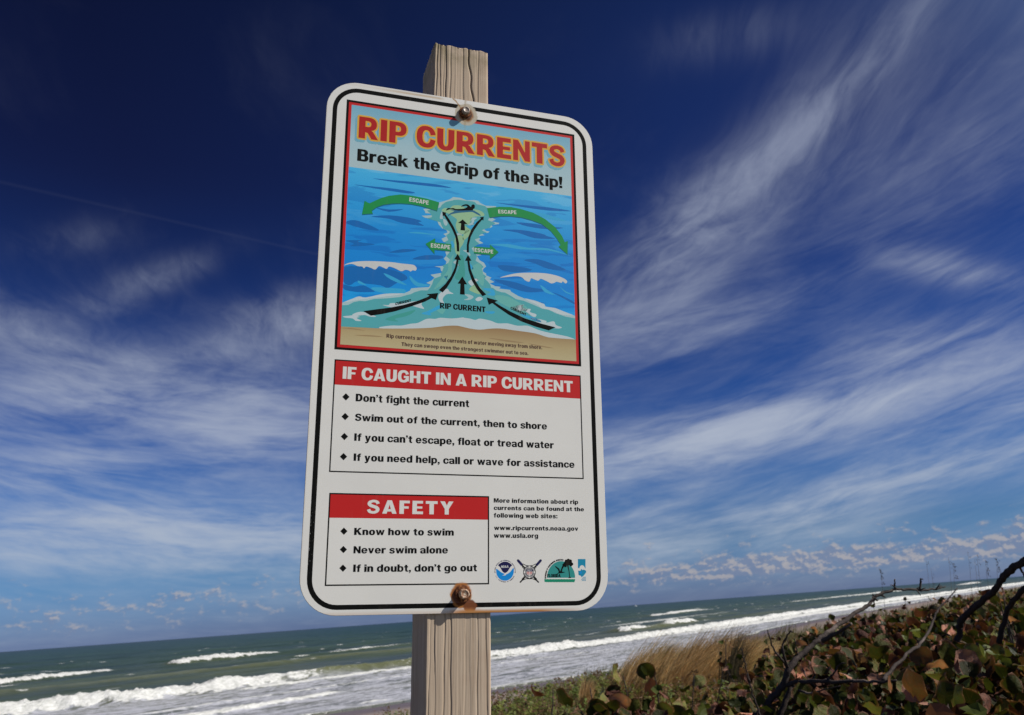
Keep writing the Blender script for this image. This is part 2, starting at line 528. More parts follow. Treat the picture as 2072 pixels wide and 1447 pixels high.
breaker([(1150, 170, 1.2, 1, .3), (1300, 178, 1.6, 1, .3), (1470, 195, 1.2, 1, .3)], 6, 12, 0.3, 61, 12, 8, 2)
breaker([(118, 134, .25, .5, .3), (128, 133, .4, .8, .3), (140, 136, .35, .5, .3), (152, 140, .2, .3, .3)], 1.8, 5, 0.4, 67, 1.6, 1.2, .6)
breaker([(-40, 112, .5, .2, .7), (30, 110, .55, .25, .8), (70, 112, .55, .05, .8), (110, 108, .5, .05, .8), (150, 110, .4, .1, .8)], 3, 8, 0.3, 71, 1.2, .8, 1.2)
# the last thin sheet of wash
E = edge_v(U)
w = V - E
edge_line = np.clip(1 - np.abs(w - 0.45) / 0.55, 0, 1) * (w > -0.2)
foam = np.maximum(foam, edge_line * (0.75 + 0.5 * vnoise(U * 0.7, V * 0, 77)))
Z += np.clip(1 - np.abs(w - 0.5) / 0.9, 0, 1) * 0.07 * (w > -1)
mainv = np.interp(U, [-60, 33, 42, 57, 72, 90, 105, 210, 900], [79, 78, 74, 72, 70, 64, 62, 64, 65])
apron = np.clip((mainv - V) / 2.5, 0, 1) * np.clip(w / 1.2, 0, 1)
Z = np.where(w < 3, np.minimum(Z, 0.06) + np.clip(0.12 - 0.04 * w, 0, .12), Z)
Z = np.where(w < -0.1, -0.6, Z)
# ripples in the apron
Z += apron * (fbm(U * 0.55, V * 1.5, 3, 90) - 0.5) * 0.10
# stray whitecaps
cap = fbm(U * 0.16, V * 0.5, 4, 99)
capm = np.clip((cap - 0.70) * 9, 0, 1) * np.clip((V - 80) / 10, 0, 1) * np.clip((700 - V) / 400, 0, 1)
foam = np.maximum(foam, capm * 0.7)
X, Y = uv2xy(U, V)
me = mesh_np('sea', np.stack([X, Y, Z], 1), F, True)
set_f(me, 'foam', foam)
set_f(me, 'apron', apron)
set_f(me, 'glass', glass)
set_f(me, 'off', V)
m_sea, T, b = new_mat('sea_water', None, 0.25, 0.25)
oc = T.coord()
rot = T.n.new('ShaderNodeMapping')
T.put(rot.inputs[0], oc)
rot.inputs['Rotation'].default_value = (0, 0, -(math.pi / 2 - SH))    # x along the shore
su, sv, sz = T.sep(rot.outputs[0])
off = T.attr('off', 'Fac')
lo = T.math('LOGARITHM', T.math('MAXIMUM', off, 10.0), 10.0)
base = T.ramp(T.mapr(lo, 1.5, 4.0), [(0.0, (0.070, 0.084, 0.084)), (0.13, (0.060, 0.074, 0.068)), (0.20, (0.036, 0.054, 0.046)), (0.32, (0.020, 0.040, 0.033)),
                                    (0.48, (0.011, 0.031, 0.028)), (0.70, (0.007, 0.025, 0.027)), (1.0, (0.006, 0.017, 0.025))])
v1 = T.comb(T.math('MULTIPLY', su, 0.016), T.math('MULTIPLY', sv, 0.085), 0)
ban = T.noise(v1, 1.0, 5, 0.55, 0.4)
base = T.mix(T.mapr(ban, 0.38, 0.62), base, T.mix(1.0, base, (1.55, 1.40, 0.80), 'MULTIPLY'))
v1b = T.comb(T.math('MULTIPLY', su, 0.03), T.math('MULTIPLY', sv, 0.16), 5)
gr = T.noise(v1b, 1.0, 6, 0.6, 0.3)
base = T.mix(T.mapr(gr, 0.44, 0.66, 0.0, 0.75), base, T.mix(1.0, base, (1.9, 1.65, 1.9), 'MULTIPLY'))
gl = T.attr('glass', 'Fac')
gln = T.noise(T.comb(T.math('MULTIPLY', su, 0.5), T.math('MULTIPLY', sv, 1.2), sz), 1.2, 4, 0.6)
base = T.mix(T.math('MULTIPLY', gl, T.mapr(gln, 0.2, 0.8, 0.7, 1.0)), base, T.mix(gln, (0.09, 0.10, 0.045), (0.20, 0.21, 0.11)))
# lacy foam between the break and the sand
v2 = T.comb(T.math('MULTIPLY', su, 0.16), T.math('MULTIPLY', sv, 0.62), 0)
lace = T.noise(v2, 1.0, 7, 0.62, 0.9)
v3 = T.comb(T.math('MULTIPLY', su, 0.55), T.math('MULTIPLY', sv, 1.9), 3)
lace2 = T.noise(v3, 1.0, 6, 0.65, 1.2)
vo = T.vor(T.vm('ADD', v3, T.vm('SCALE', T.noise(v3, 1.5, 3, 0.5, color=True), None, 0.9)), 1.3, 'DISTANCE_TO_EDGE')
lf = T.math('ADD', T.math('MULTIPLY', lace, 0.55), T.math('MULTIPLY', lace2, 0.45))
lf = T.math('ADD', lf, T.mapr(vo, 0.18, 0.0, 0.0, 0.10))
lf = T.mapr(lf, 0.455, 0.57, 0.05, 0.95)
ap = T.math('MULTIPLY', T.attr('apron', 'Fac'), lf)
base = T.mix(ap, base, T.mix(lace2, (0.27, 0.29, 0.335), (0.68, 0.68, 0.73)))
fo = T.attr('foam', 'Fac')
fn = T.noise(T.comb(T.math('MULTIPLY', su, 1.3), T.math('MULTIPLY', sv, 2.2), T.math('MULTIPLY', sz, 2.0)), 1.5, 6, 0.65)
ff = T.mapr(T.math('ADD', fo, T.math('MULTIPLY', T.math('SUBTRACT', fn, 0.5), 1.1)), 0.34, 0.62, smooth=True)
ff = T.math('MULTIPLY', ff, T.mapr(fo, 0.02, 0.15))
fc = T.mix(T.mapr(fn, 0.3, 0.65), (0.46, 0.47, 0.43), (0.78, 0.78, 0.75))
base = T.mix(ff, base, fc)
T.put(b.inputs['Base Color'], base)
white = T.math('MAXIMUM', ff, ap)
T.put(b.inputs['Roughness'], T.mapr(white, 0.0, 1.0, 0.30, 0.9))
b.inputs['Specular IOR Level'].default_value = 0.5
b.inputs['IOR'].default_value = 1.07
rp = T.noise(T.comb(T.math('MULTIPLY', su, 0.45), T.math('MULTIPLY', sv, 1.1), 0), 1.0, 9, 0.66, 0.3)
rp2 = T.noise(T.comb(T.math('MULTIPLY', su, 2.4), T.math('MULTIPLY', sv, 4.5), 0), 1.0, 6, 0.66, 0.3)
T.put(b.inputs['Normal'], T.bump(T.math('ADD', rp, T.math('MULTIPLY', rp2, T.mapr(white, 0, 1, 0.18, 0.5))), 0.55, 0.55))
tag(link('sea', me, m_sea), kind='structure')

# ---------------------------------------------------------------- sign: where it stands
S = 0.4572                                    # sign width
RS = np.array([[0.9566939, 0.0074340, -0.2910009], [0.0681223, 0.9661970, 0.2486415], [0.2830126, -0.2576975, 0.9238484]])
TS = np.array([-0.1638679, -0.0755375, 2.8051348])
HS = 1.8147535                                # sign height in widths


def sp(px, py):
    """pixel of the photograph -> place on the face of the sign, in sign widths (x right, y down from its middle)"""
    d = np.array([(px - CX) / FPX, (py - CY) / FPX, 1.0])
    k = (RS[:, 2] @ TS) / (RS[:, 2] @ d)
    q = RS.T @ (d * k - TS)
    return q[0], q[1]


axes = WAX @ RS
cen = WAX @ TS * S + np.array([0, 0, EYE])
up = -axes[:, 1]
GZ = float(land_h(np.array([0.6]), np.array([1.0]))[0])
LB = (cen[2] - GZ) / up[2]
mw = Matrix.Identity(4)
for i in range(3):
    mw[i][0] = axes[i, 0]
    mw[i][1] = up[i]
    mw[i][2] = -axes[i, 2]
    mw[i][3] = (cen - up * LB)[i]
sign = empty('warning_sign', None, mw)
tag(sign, 'white rip current warning sign bolted to a weathered grey square wooden post', 'sign')


def loc(sx, sy, z=0.0):
    return (sx * S, -sy * S + LB, z)


# rust that has run from the two bolts and along the lower edge
BOLTS = [(-0.0052, -0.8531), (0.0019, 0.8479)]


def rusty(T, c, amount=1.0):
    oc = T.coord()
    nz = T.noise(oc, 55, 4, 0.6, color=True)
    wob = T.vm('SCALE', T.vm('SUBTRACT', nz, (0.5, 0.5, 0.5)), None, 0.009)
    p = T.vm('ADD', oc, wob)
    x, y, z = T.sep(p)
    x_r, y_r, _ = T.sep(oc)
    for k, (bx, by) in enumerate(BOLTS):
        bx_, by_, _ = loc(bx, by)
        if k == 0:
            # flaked, cream and brown around the upper bolt
            ex = T.math('MULTIPLY', T.math('SUBTRACT', x, bx_ + 0.003), 1.0)
            ey = T.math('MULTIPLY', T.math('SUBTRACT', y, by_ - 0.002), 0.95)
            dd = T.math('SQRT', T.math('ADD', T.math('MULTIPLY', ex, ex), T.math('MULTIPLY', ey, ey)))
            c = T.mix(T.mapr(dd, 0.0205, 0.0185), c, (0.58, 0.52, 0.40))
            c = T.mix(T.mapr(dd, 0.0150, 0.0110), c, (0.33, 0.15, 0.055))
            c = T.mix(T.mapr(dd, 0.0110, 0.0090), c, (0.10, 0.045, 0.025))
            # the streak coming in from the upper left
            a = T.math('ADD', T.math('MULTIPLY', T.math('SUBTRACT', x, bx_), 0.80), T.math('MULTIPLY', T.math('SUBTRACT', y, by_), 0.60))
            l_ = T.math('SUBTRACT', T.math('MULTIPLY', T.math('SUBTRACT', y, by_), 0.80), T.math('MULTIPLY', T.math('SUBTRACT', x, bx_), 0.60))
            s_ = T.math('MULTIPLY', T.mapr(T.math('ABSOLUTE', a), 0.0016, 0.0004), T.math('MULTIPLY', T.mapr(l_, 0.008, 0.012), T.mapr(l_, 0.040, 0.036)))
            c = T.mix(s_, c, (0.45, 0.27, 0.11))
            # drip below
            s2 = T.math('MULTIPLY', T.mapr(T.math('ABSOLUTE', T.math('SUBTRACT', x, bx_ + 0.001)), 0.003, 0.0), T.mapr(y, by_ - 0.036, by_ - 0.018))
            c = T.mix(T.math('MULTIPLY', s2, 0.6), c, (0.38, 0.30, 0.16))
        else:
            ex = T.math('SUBTRACT', x, bx_ - 0.002)
            ey = T.math('MULTIPLY', T.math('SUBTRACT', y, by_ - 0.002), 0.85)
            dd = T.math('SQRT', T.math('ADD', T.math('MULTIPLY', ex, ex), T.math('MULTIPLY', ey, ey)))
            c = T.mix(T.mapr(dd, 0.0170, 0.0135, smooth=True), c, (0.50, 0.20, 0.055))
            c = T.mix(T.mapr(dd, 0.0140, 0.0110, smooth=True), c, (0.16, 0.05, 0.022))
            ex = T.math('SUBTRACT', x, bx_ + 0.011)
            ey = T.math('SUBTRACT', y, by_ - 0.018)
            dd = T.math('SQRT', T.math('ADD', T.math('MULTIPLY', ex, ex), T.math('MULTIPLY', ey, ey)))
            c = T.mix(T.mapr(dd, 0.0105, 0.0080, smooth=True), c, (0.20, 0.07, 0.03))
            fan = T.math('MULTIPLY', T.mapr(T.math('ABSOLUTE', T.math('SUBTRACT', x, bx_ + 0.006)), 0.026, 0.006), T.mapr(y, by_ - 0.018, by_ - 0.026))
            c = T.mix(T.math('MULTIPLY', fan, 0.9), c, (0.60, 0.22, 0.05))
    # stained lower edge right of the bolt, fainter to the left; yellowed upper edge
    yb = LB - HS / 2 * S
    e1 = T.math('MULTIPLY', T.mapr(y_r, yb + 0.0058, yb + 0.0022), T.mapr(x_r, -0.03, 0.01, 0.25, 1.0))
    e1 = T.math('MULTIPLY', e1, T.mapr(x_r, 0.19, 0.12))
    c = T.mix(e1, c, (0.52, 0.24, 0.08))
    yt = LB + HS / 2 * S
    e2 = T.math('MULTIPLY', T.mapr(T.math('ABSOLUTE', T.math('SUBTRACT', y_r, yt - 0.0045)), 0.0028, 0.0008), T.mapr(x_r, -0.035, -0.045))
    e2 = T.math('MULTIPLY', e2, T.mapr(x_r, -0.16, -0.10, 0.15, 0.75))
    c = T.mix(e2, c, (0.62, 0.47, 0.28))
    return c


def print_mat(name, color, grad=None, rough=0.55):
    """colour printed on the reflective sheeting: fine bead grain, faint weathering, rust near the bolts"""
    m, T, b = new_mat(name, None, rough, 0.16)
    oc = T.coord()
    c = color
    if grad is not None:
        _, y, _ = T.sep(oc)
        c = T.ramp(T.mapr(y, grad[0], grad[1]), grad[2])
    grain = T.noise(oc, 900, 2, 0.5)
    blotch = T.noise(oc, 9, 5, 0.6)
    k = T.math('ADD', T.mapr(grain, 0.2, 0.8, 0.93, 1.05), T.mapr(blotch, 0.3, 0.7, -0.025, 0.025))
    c = T.vm('SCALE', c, None, k)
    dirt = T.noise(T.vm('MULTIPLY', oc, (60, 9, 1)), 1.0, 5, 0.65)
    c = T.mix(T.mapr(dirt, 0.56, 0.80, 0, 0.10), c, (0.40, 0.34, 0.26))
    if name == 'print_black':
        fx, fy, _ = T.sep(oc)
        fl = T.math('MULTIPLY', T.mapr(fx, -0.2125, -0.2140), T.math('MULTIPLY', T.mapr(fy, loc(0, 0.55)[1], loc(0, 0.62)[1]), T.mapr(fy, loc(0, 0.80)[1], loc(0, 0.76)[1])))
        c = T.mix(T.math('MULTIPLY', fl, T.mapr(T.noise(oc, 420, 2, 0.6), 0.67, 0.69)), c, (0.7, 0.7, 0.66))
    c = rusty(T, c)
    T.put(b.inputs['Base Color'], c)
    T.put(b.inputs['Normal'], T.bump(grain, 0.10, 0.0004))
    return m


m_white = print_mat('sign_white', (0.86, 0.85, 0.79))
m_black = print_mat('print_black', (0.007, 0.0075, 0.007), None, 0.7)
m_black.node_tree.nodes['Principled BSDF'].inputs['Specular IOR Level'].default_value = 0.05
m_red = print_mat('print_red', (0.62, 0.022, 0.022))
m_dred = print_mat('print_deep_red', (0.50, 0.018, 0.016))
m_yel = print_mat('print_yellow', (0.80, 0.47, 0.07))
m_shad = print_mat('print_cyan_shadow', (0.20, 0.50, 0.62))
m_green = print_mat('print_green', (0.016, 0.33, 0.085))
m_gshadow = print_mat('print_dark_teal', (0.010, 0.15, 0.22))
m_lgreen = print_mat('print_pale_green', (0.36, 0.62, 0.36))
m_turq = print_mat('print_turquoise', (0.105, 0.47, 0.50))
m_foam = print_mat('print_foam', (0.46, 0.66, 0.68))
m_pfoam = print_mat('print_pale_foam', (0.62, 0.74, 0.76))
m_dblue = print_mat('print_dark_blue', (0.008, 0.175, 0.54))
m_mblue = print_mat('print_mid_blue', (0.012, 0.30, 0.72))
m_lblue = print_mat('print_light_blue', (0.05, 0.47, 0.80))
m_refl = print_mat('print_swimmer_shadow', (0.03, 0.17, 0.30))
m_brown = print_mat('print_brown', (0.075, 0.03, 0.028))
m_navy = print_mat('print_navy', (0.015, 0.015, 0.085))
m_cyan = print_mat('print_cyan', (0.01, 0.30, 0.78))
m_teal = print_mat('print_teal', (0.04, 0.33, 0.30))
m_emer = print_mat('print_emerald', (0.01, 0.30, 0.17))
m_sky2 = print_mat('print_emblem_blue', (0.015, 0.30, 0.48))


def yl(py_px, px=930):
    return loc(0, sp(px, py_px)[1])[1]


# ---------------------------------------------------------------- flat print on the sign
class Flat:
    """flat printed shapes lying on the sign, one mesh with several inks"""

    def __init__(s):
        s.v = []
        s.f = []
        s.mi = []
        s.mats = []
        s.clip = False

    def slot(s, m):
        if m not in s.mats:
            s.mats.append(m)
        return s.mats.index(m)

    def face_pts(s, P, m, layer):
        """P: points in sign widths"""
        vs = [Vector(p) for p in P]
        n = len(vs)
        co, _, fs, *_ = delaunay_2d_cdt(vs, [(i, (i + 1) % n) for i in range(n)], [], 1, 1e-7)
        k = len(s.v)
        s.v += [loc(p[0], p[1], layer * 0.000012) for p in co]
        mi = s.slot(m)
        for f in fs:
            a, b_, c_ = (co[f[i]] for i in range(3))
            cr = (b_ - a).cross(c_ - a)
            f = list(f) if cr < 0 else list(reversed(f))
            s.f.append([i + k for i in f])
            s.mi.append(mi)

    def poly(s, pts, m, layer, z=(0, 0, 1), smooth=0, shift=(0, 0)):
        P = [sp(z[0] + (x + shift[0]) / z[2], z[1] + (y + shift[1]) / z[2]) for x, y in pts]
        if smooth:
            P = catmull(P, smooth)
        if s.clip:
            P = [(min(max(p[0], -0.4138), 0.4088), p[1]) for p in P]
        s.face_pts(P, m, layer)

    def rect(s, x0, y0, x1, y1, m, layer):
        s.face_pts([(x0, y0), (x1, y0), (x1, y1), (x0, y1)], m, layer)

    def frame(s, outer, inner, m, layer):
        k = len(s.v)
        n = len(outer)
        s.v += [loc(*p, layer * 0.000012) for p in outer] + [loc(*p, layer * 0.000012) for p in inner]
        mi = s.slot(m)
        for i in range(n):
            j = (i + 1) % n
            s.f.append([k + i, k + n + i, k + n + j, k + j])
            s.mi.append(mi)

    def stroke(s, pts, w, m, layer, z=(0, 0, 1)):
        P = [Vector(sp(z[0] + x / z[2], z[1] + y / z[2])) for x, y in pts]
        ws = w if isinstance(w, (list, tuple)) else [w] * len(P)
        L_, R_ = [], []
        for i, p in enumerate(P):
            t = (P[min(i + 1, len(P) - 1)] - P[max(i - 1, 0)])
            t.normalize()
            nn = Vector((-t.y, t.x)) * ws[i] / z[2] / 575 / 2
            L_.append(p + nn)
            R_.append(p - nn)
        s.face_pts(L_ + R_[::-1], m, layer)

    def disc(s, cx, cy, rx, ry, m, layer, z, n=24, a0=0, a1=360):
        pts = [(cx + rx * math.cos(R(a0 + (a1 - a0) * i / n)), cy + ry * math.sin(R(a0 + (a1 - a0) * i / n))) for i in range(n + (0 if a1 - a0 == 360 else 1))]
        s.poly(pts, m, layer, z)

    def build(s, name, parent):
        me = bpy.data.meshes.new(name)
        me.from_pydata(s.v, [], s.f)
        o = link(name, me, s.mats, parent)
        me.polygons.foreach_set('material_index', s.mi)
        # every face looks out of the sign
        bm = bmesh.new()
        bm.from_mesh(me)
        for f in bm.faces:
            f.normal_update()
            if f.normal.z < 0:
                f.normal_flip()
        bm.to_mesh(me)
        bm.free()
        return o


def catmull(P, k, closed=True):
    n = len(P)
    out = []
    for i in range(n):
        p0, p1, p2, p3 = (np.array(P[(i + j) % n]) for j in (-1, 0, 1, 2))
        for j in range(k):
            t = j / k
            out.append(tuple(0.5 * (2 * p1 + (p2 - p0) * t + (2 * p0 - 5 * p1 + 4 * p2 - p3) * t * t + (3 * p1 - p0 - 3 * p2 + p3) * t ** 3)))
    return out


def rrect(x0, y0, x1, y1, r, n=10):
    pts = []
    for cx, cy, a in ((x1 - r, y0 + r, -90), (x1 - r, y1 - r, 0), (x0 + r, y1 - r, 90), (x0 + r, y0 + r, 180)):
        for i in range(n + 1):
            t = R(a + 90 * i / n)
            pts.append((cx + r * math.cos(t), cy + r * math.sin(t)))
    return pts


# panel: aluminium plate with rounded corners
hh = HS / 2
outl = rrect(-0.5, -hh, 0.5, hh, 0.112)
bm = bmesh.new()
fv = [bm.verts.new(loc(x, y, 0.0)) for x, y in outl]
f = bm.faces.new(fv)
f.normal_update()
if f.normal.z < 0:
    f.normal_flip()
ext = bmesh.ops.extrude_face_region(bm, geom=[f])
for v in [g for g in ext['geom'] if isinstance(g, bmesh.types.BMVert)]:
    v.co.z -= 0.002
bmesh.ops.recalc_face_normals(bm, faces=bm.faces)
bev = [e for e in bm.edges if all(abs(v.co.z) < 1e-6 for v in e.verts)]
bmesh.ops.bevel(bm, geom=bev, offset=0.0005, segments=2, affect='EDGES')
me = bpy.data.meshes.new('sign_panel')
bm.to_mesh(me)
bm.free()
m_plate, T, b = new_mat('sign_plate', None, 0.42, 0.35)
oc = T.coord()
grain = T.noise(oc, 900, 2, 0.5)
blotch = T.noise(oc, 7, 6, 0.6)
k = T.math('ADD', T.mapr(grain, 0.2, 0.8, 0.95, 1.04), T.mapr(blotch, 0.3, 0.7, -0.03, 0.03))
c = T.vm('SCALE', (0.86, 0.85, 0.79), None, k)
geo = T.n.new('ShaderNodeNewGeometry')
nl = T.n.new('ShaderNodeVectorTransform')
nl.vector_type = 'NORMAL'
nl.convert_from = 'WORLD'
nl.convert_to = 'OBJECT'
T.put(nl.inputs[0], geo.outputs['Normal'])
_, _, nz_ = T.sep(nl.outputs[0])
# chipped brown-pink rim, worst along the left edge
x_, y_, z_ = T.sep(oc)
chip = T.mapr(T.noise(oc, 160, 4, 0.7), 0.45, 0.62)
c = rusty(T, c)
c = T.mix(T.math('MULTIPLY', T.mapr(nz_, 0.95, 0.75), T.mapr(chip, 0, 1, 0.45, 1)), c, (0.30, 0.17, 0.12))
lx = T.mapr(T.math('ADD', x_, T.math('MULTIPLY', T.noise(oc, 30, 3, 0.6), 0.005)), -0.2235, -0.2262)
c = T.mix(T.math('MULTIPLY', lx, 0.30), c, (0.50, 0.36, 0.27))
T.put(b.inputs['Base Color'], c)
T.put(b.inputs['Normal'], T.bump(T.math('ADD', grain, T.math('MULTIPLY', T.noise(oc, 5, 2, 0.5), 12)), 0.10, 0.0005))
panel = link('sign_panel', me, m_plate, sign)

fr = Flat()
bw = 0.0155
fr.frame(rrect(-0.4785, -0.8845, 0.4745, 0.8905, 0.092), rrect(-0.4785 + bw, -0.8845 + bw + .001, 0.4745 - bw, 0.8905 - bw + .001, 0.092 - bw), m_black, 1)
fr.build('border_line', panel)

Z1 = (600, 60, 3.2375)
Z2 = (660, 320, 3.289)
Z3 = (620, 720, 3.342)
Z4 = (590, 980, 3.0985)
ZA = (690, 330, 7.235)
ZB = (930, 370, 7.235)
ZC = (680, 500, 7.235)
ZD = (930, 510, 7.235)
ZE = (980, 1110, 9.418)
ZF = (830, 380, 8.039)
ZG = (680, 560, 4.144)

# picture panel
x0, y0, x1, y1 = -0.4318, -0.8346, 0.4268, 0.0812
fr = Flat()


def box_frame(fr, x0, y0, x1, y1, t, m, layer):
    o = [(x0, y0), (x1, y0), (x1, y1), (x0, y1)]
    i = [(x0 + t, y0 + t), (x1 - t, y0 + t), (x1 - t, y1 - t), (x0 + t, y1 - t)]
    fr.frame(o, i, m, layer)


box_frame(fr, x0, y0, x1, y1, 0.0085, m_black, 1)
box_frame(fr, x0 + 0.0085, y0 + 0.0085, x1 - 0.0085, y1 - 0.0085, 0.0095, m_red, 1)
fr.build('picture_frame', panel)
ix0, iy0, ix1, iy1 = x0 + 0.018, y0 + 0.018, x1 - 0.018, y1 - 0.018
SKY = -0.5750
fr = Flat()
m_psky = print_mat('print_sky', None, (loc(0, SKY)[1], loc(0, iy0)[1], [(0, (0.50, 0.66, 0.68)), (0.45, (0.43, 0.64, 0.70)), (1, (0.22, 0.51, 0.66))]))
fr.rect(ix0, iy0, ix1, SKY, m_psky, 1)
fr.build('title_background', panel)

m_psea, T, b = new_mat('print_painted_sea', None, 0.55, 0.16)
oc = T.coord()
X_, Y_, Z_ = T.sep(oc)
yy = T.mapr(Y_, loc(0, 0.0)[1], loc(0, SKY)[1])
c = T.ramp(yy, [(0, (0.020, 0.43, 0.68)), (0.18, (0.010, 0.34, 0.78)), (0.35, (0.008, 0.24, 0.68)), (0.6, (0.010, 0.27, 0.70)), (0.8, (0.030, 0.36, 0.74)), (1.0, (0.065, 0.46, 0.78))])
v = T.comb(T.math('MULTIPLY', X_, 10), T.math('MULTIPLY', T.math('ADD', Y_, T.math('MULTIPLY', X_, -0.03)), 62), 0)
s1 = T.noise(v, 1.0, 3, 0.5, 0.5)
c = T.mix(T.mapr(s1, 0.555, 0.585, 0, 0.65), c, T.mix(1.0, c, (0.55, 0.66, 0.82), 'MULTIPLY'))
v = T.comb(T.math('MULTIPLY', X_, 8), T.math('MULTIPLY', Y_, 48), 4)
s2 = T.noise(v, 1.0, 4, 0.55, 0.6)
c = T.mix(T.mapr(s2, 0.56, 0.62, 0, 0.5), c, T.mix(1.0, c, (3.2, 1.25, 1.05), 'MULTIPLY'))
grain = T.noise(oc, 900, 2, 0.5)
c = T.vm('SCALE', c, None, T.mapr(grain, 0.2, 0.8, 1.10, 1.24))
T.put(b.inputs['Base Color'], c)
T.put(b.inputs['Normal'], T.bump(grain, 0.10, 0.0004))
fr = Flat()
fr.clip = True
fr.rect(ix0, SKY, ix1, iy1, m_psea, 1)
# brush strokes
for z, pts in [(ZA, [(465, 225), (750, 250), (1050, 275), (1400, 312), (1620, 365), (1300, 340), (1000, 305), (750, 275)]),
               (ZA, [(185, 315), (420, 338), (800, 378), (1080, 430), (980, 445), (700, 405), (400, 355)]),
               (ZA, [(440, 785), (700, 765), (1000, 800), (1180, 850), (1130, 870), (1210, 920), (900, 880), (700, 815)]),
               (ZA, [(70, 862), (200, 835), (400, 900), (560, 985), (400, 975), (160, 915)]),
               (ZA, [(60, 1135), (300, 1130), (250, 1155), (500, 1190), (300, 1215), (130, 1215), (190, 1180)]),
               (ZA, [(700, 1310), (900, 1260), (1120, 1275), (900, 1310)]), (ZA, [(500, 650), (700, 680), (920, 675), (700, 715)]),
               (ZB, [(520, 290), (850, 320), (1300, 360), (1640, 415), (1300, 405), (950, 360)]),
               (ZB, [(620, 690), (900, 690), (1200, 745), (1280, 780), (1400, 820), (1100, 810), (850, 730)]),
               (ZB, [(830, 580), (1100, 600), (1300, 640), (1520, 660), (1300, 680), (1000, 640)]),
               (ZB, [(940, 1130), (1150, 1120), (1400, 1200), (1560, 1280), (1300, 1260), (1100, 1180)]),
               (ZB, [(560, 1210), (800, 1220), (1060, 1270), (900, 1310), (650, 1290)]),
               (ZD, [(1360, 590), (1500, 640), (1690, 740), (1690, 770), (1560, 700)]),
               (ZD, [(450, 640), (700, 640), (1080, 720), (1290, 750), (1000, 730), (700, 690)]),
               (ZD, [(500, 400), (800, 440), (1050, 520), (1300, 560), (1000, 590), (700, 500)]),
               (ZC, [(100, 545), (250, 580), (400, 560), (520, 620), (560, 655), (350, 660), (250, 650), (120, 620)]),
               (ZC, [(110, 290), (500, 300), (800, 330), (1000, 400), (1040, 470), (900, 520), (760, 600), (650, 560), (400, 530), (300, 500), (200, 560), (105, 500)]),
               (ZC, [(1120, 180), (1300, 120), (1560, 130), (1500, 180)])]:
    fr.poly(pts, m_dblue, 2, z, 3)
for z, pts in [(ZA, [(980, 1020), (1150, 1010), (1400, 1055), (1200, 1040)]), (ZB, [(420, 905), (700, 895), (1000, 950), (1300, 960), (1640, 1075), (1300, 990), (900, 975), (600, 925)]),
               (ZB, [(1050, 425), (1300, 470), (1560, 560), (1300, 530)]), (ZC, [(700, 380), (900, 470), (1040, 560), (900, 520), (760, 450)]), (ZC, [(1080, 420), (1200, 520), (1400, 560), (1200, 580), (1100, 500)]),
               (ZD, [(1180, 480), (1320, 580), (1400, 630), (1250, 590)]), (ZD, [(1460, 500), (1560, 580), (1690, 630), (1560, 600)]), (ZC, [(330, 490), (450, 560), (330, 530)]),
               (ZC, [(530, 590), (800, 600), (1000, 620), (1000, 680), (800, 690), (560, 640)])]:
    fr.poly(pts, m_lblue, 3, z, 3)
fr.build('painted_sea', panel)

# the rip: turquoise water with a ragged foam edge
left = [(ZF, p) for p in [(700, 150), (640, 190), (560, 215), (470, 240), (440, 330), (330, 335), (210, 345), (240, 380), (245, 412), (330, 420), (400, 445), (185, 455), (240, 488),
                          (330, 500), (440, 540), (465, 600), (520, 660), (590, 690), (608, 730), (540, 752), (590, 790), (510, 830), (540, 880), (590, 890), (612, 1030), (570, 1040), (590, 1100), (545, 1155),
                          (590, 1200), (570, 1270), (395, 1280), (490, 1300), (500, 1350), (540, 1380), (330, 1415)]]
left += [(ZC, p) for p in [(1440, 450), (1400, 490), (1320, 525), (1385, 550), (1360, 585), (1200, 595), (1100, 605), (1080, 640), (1030, 662), (990, 682), (720, 690), (480, 730), (400, 748), (330, 728), (250, 762), (135, 795), (82, 815)]]
right = [(ZF, p) for p in [(820, 165), (920, 205), (1040, 200), (1105, 212), (1140, 250), (1230, 292), (1400, 300), (1300, 470), (1390, 520), (1325, 548), (1450, 572), (1440, 592), (1320, 605), (1340, 632), (1300, 655),
                           (1190, 660), (1230, 700), (1290, 712), (1265, 735), (1150, 740), (1212, 772), (1090, 790), (1145, 835), (1110, 850), (1190, 900), (1130, 915), (1040, 930), (1050, 1060), (1160, 1095), (1085, 1110), (1130, 1180), (1200, 1220),
                           (1235, 1280), (1190, 1320), (1180, 1360), (1240, 1400)]]
right += [(ZD, p) for p in [(385, 340), (465, 375), (440, 402), (510, 440), (440, 460), (520, 500), (600, 510), (580, 535), (740, 555), (750, 580), (860, 645), (950, 680), (1100, 710), (1240, 762), (1260, 800), (1400, 820), (1665, 925), (1692, 935)]]


def zz(lst):
    return [(z[0] + x / z[2], z[1] + y / z[2]) for z, (x, y) in lst]


Lp, Rp = zz(left), zz(right)
bot = zz([(ZD, (1700, 1285)), (ZD, (900, 1160)), (ZD, (0, 1090)), (ZC, (700, 1185)), (ZC, (60, 1170))])
fr = Flat()
fr.clip = True
clipx = lambda P: [(min(max(p[0], -0.4138), 0.4088), p[1]) for p in P]
fr.face_pts(clipx([sp(*p) for p in (Rp + bot + Lp[::-1])]), m_foam, 4)
nl_, nr_ = len(Lp), len(Rp)


def shrink(P, others, amt):
    """pull an edge of the rip inwards, smoothing its teeth"""
    out = []
    n = len(P)
    for i, p in enumerate(P):
        a = np.mean([P[max(0, i - 1)], p, P[min(n - 1, i + 1)]], axis=0)
        w_ = amt(i / (n - 1), i)
        out.append((a[0] + w_[0], a[1] + w_[1]))
    return out


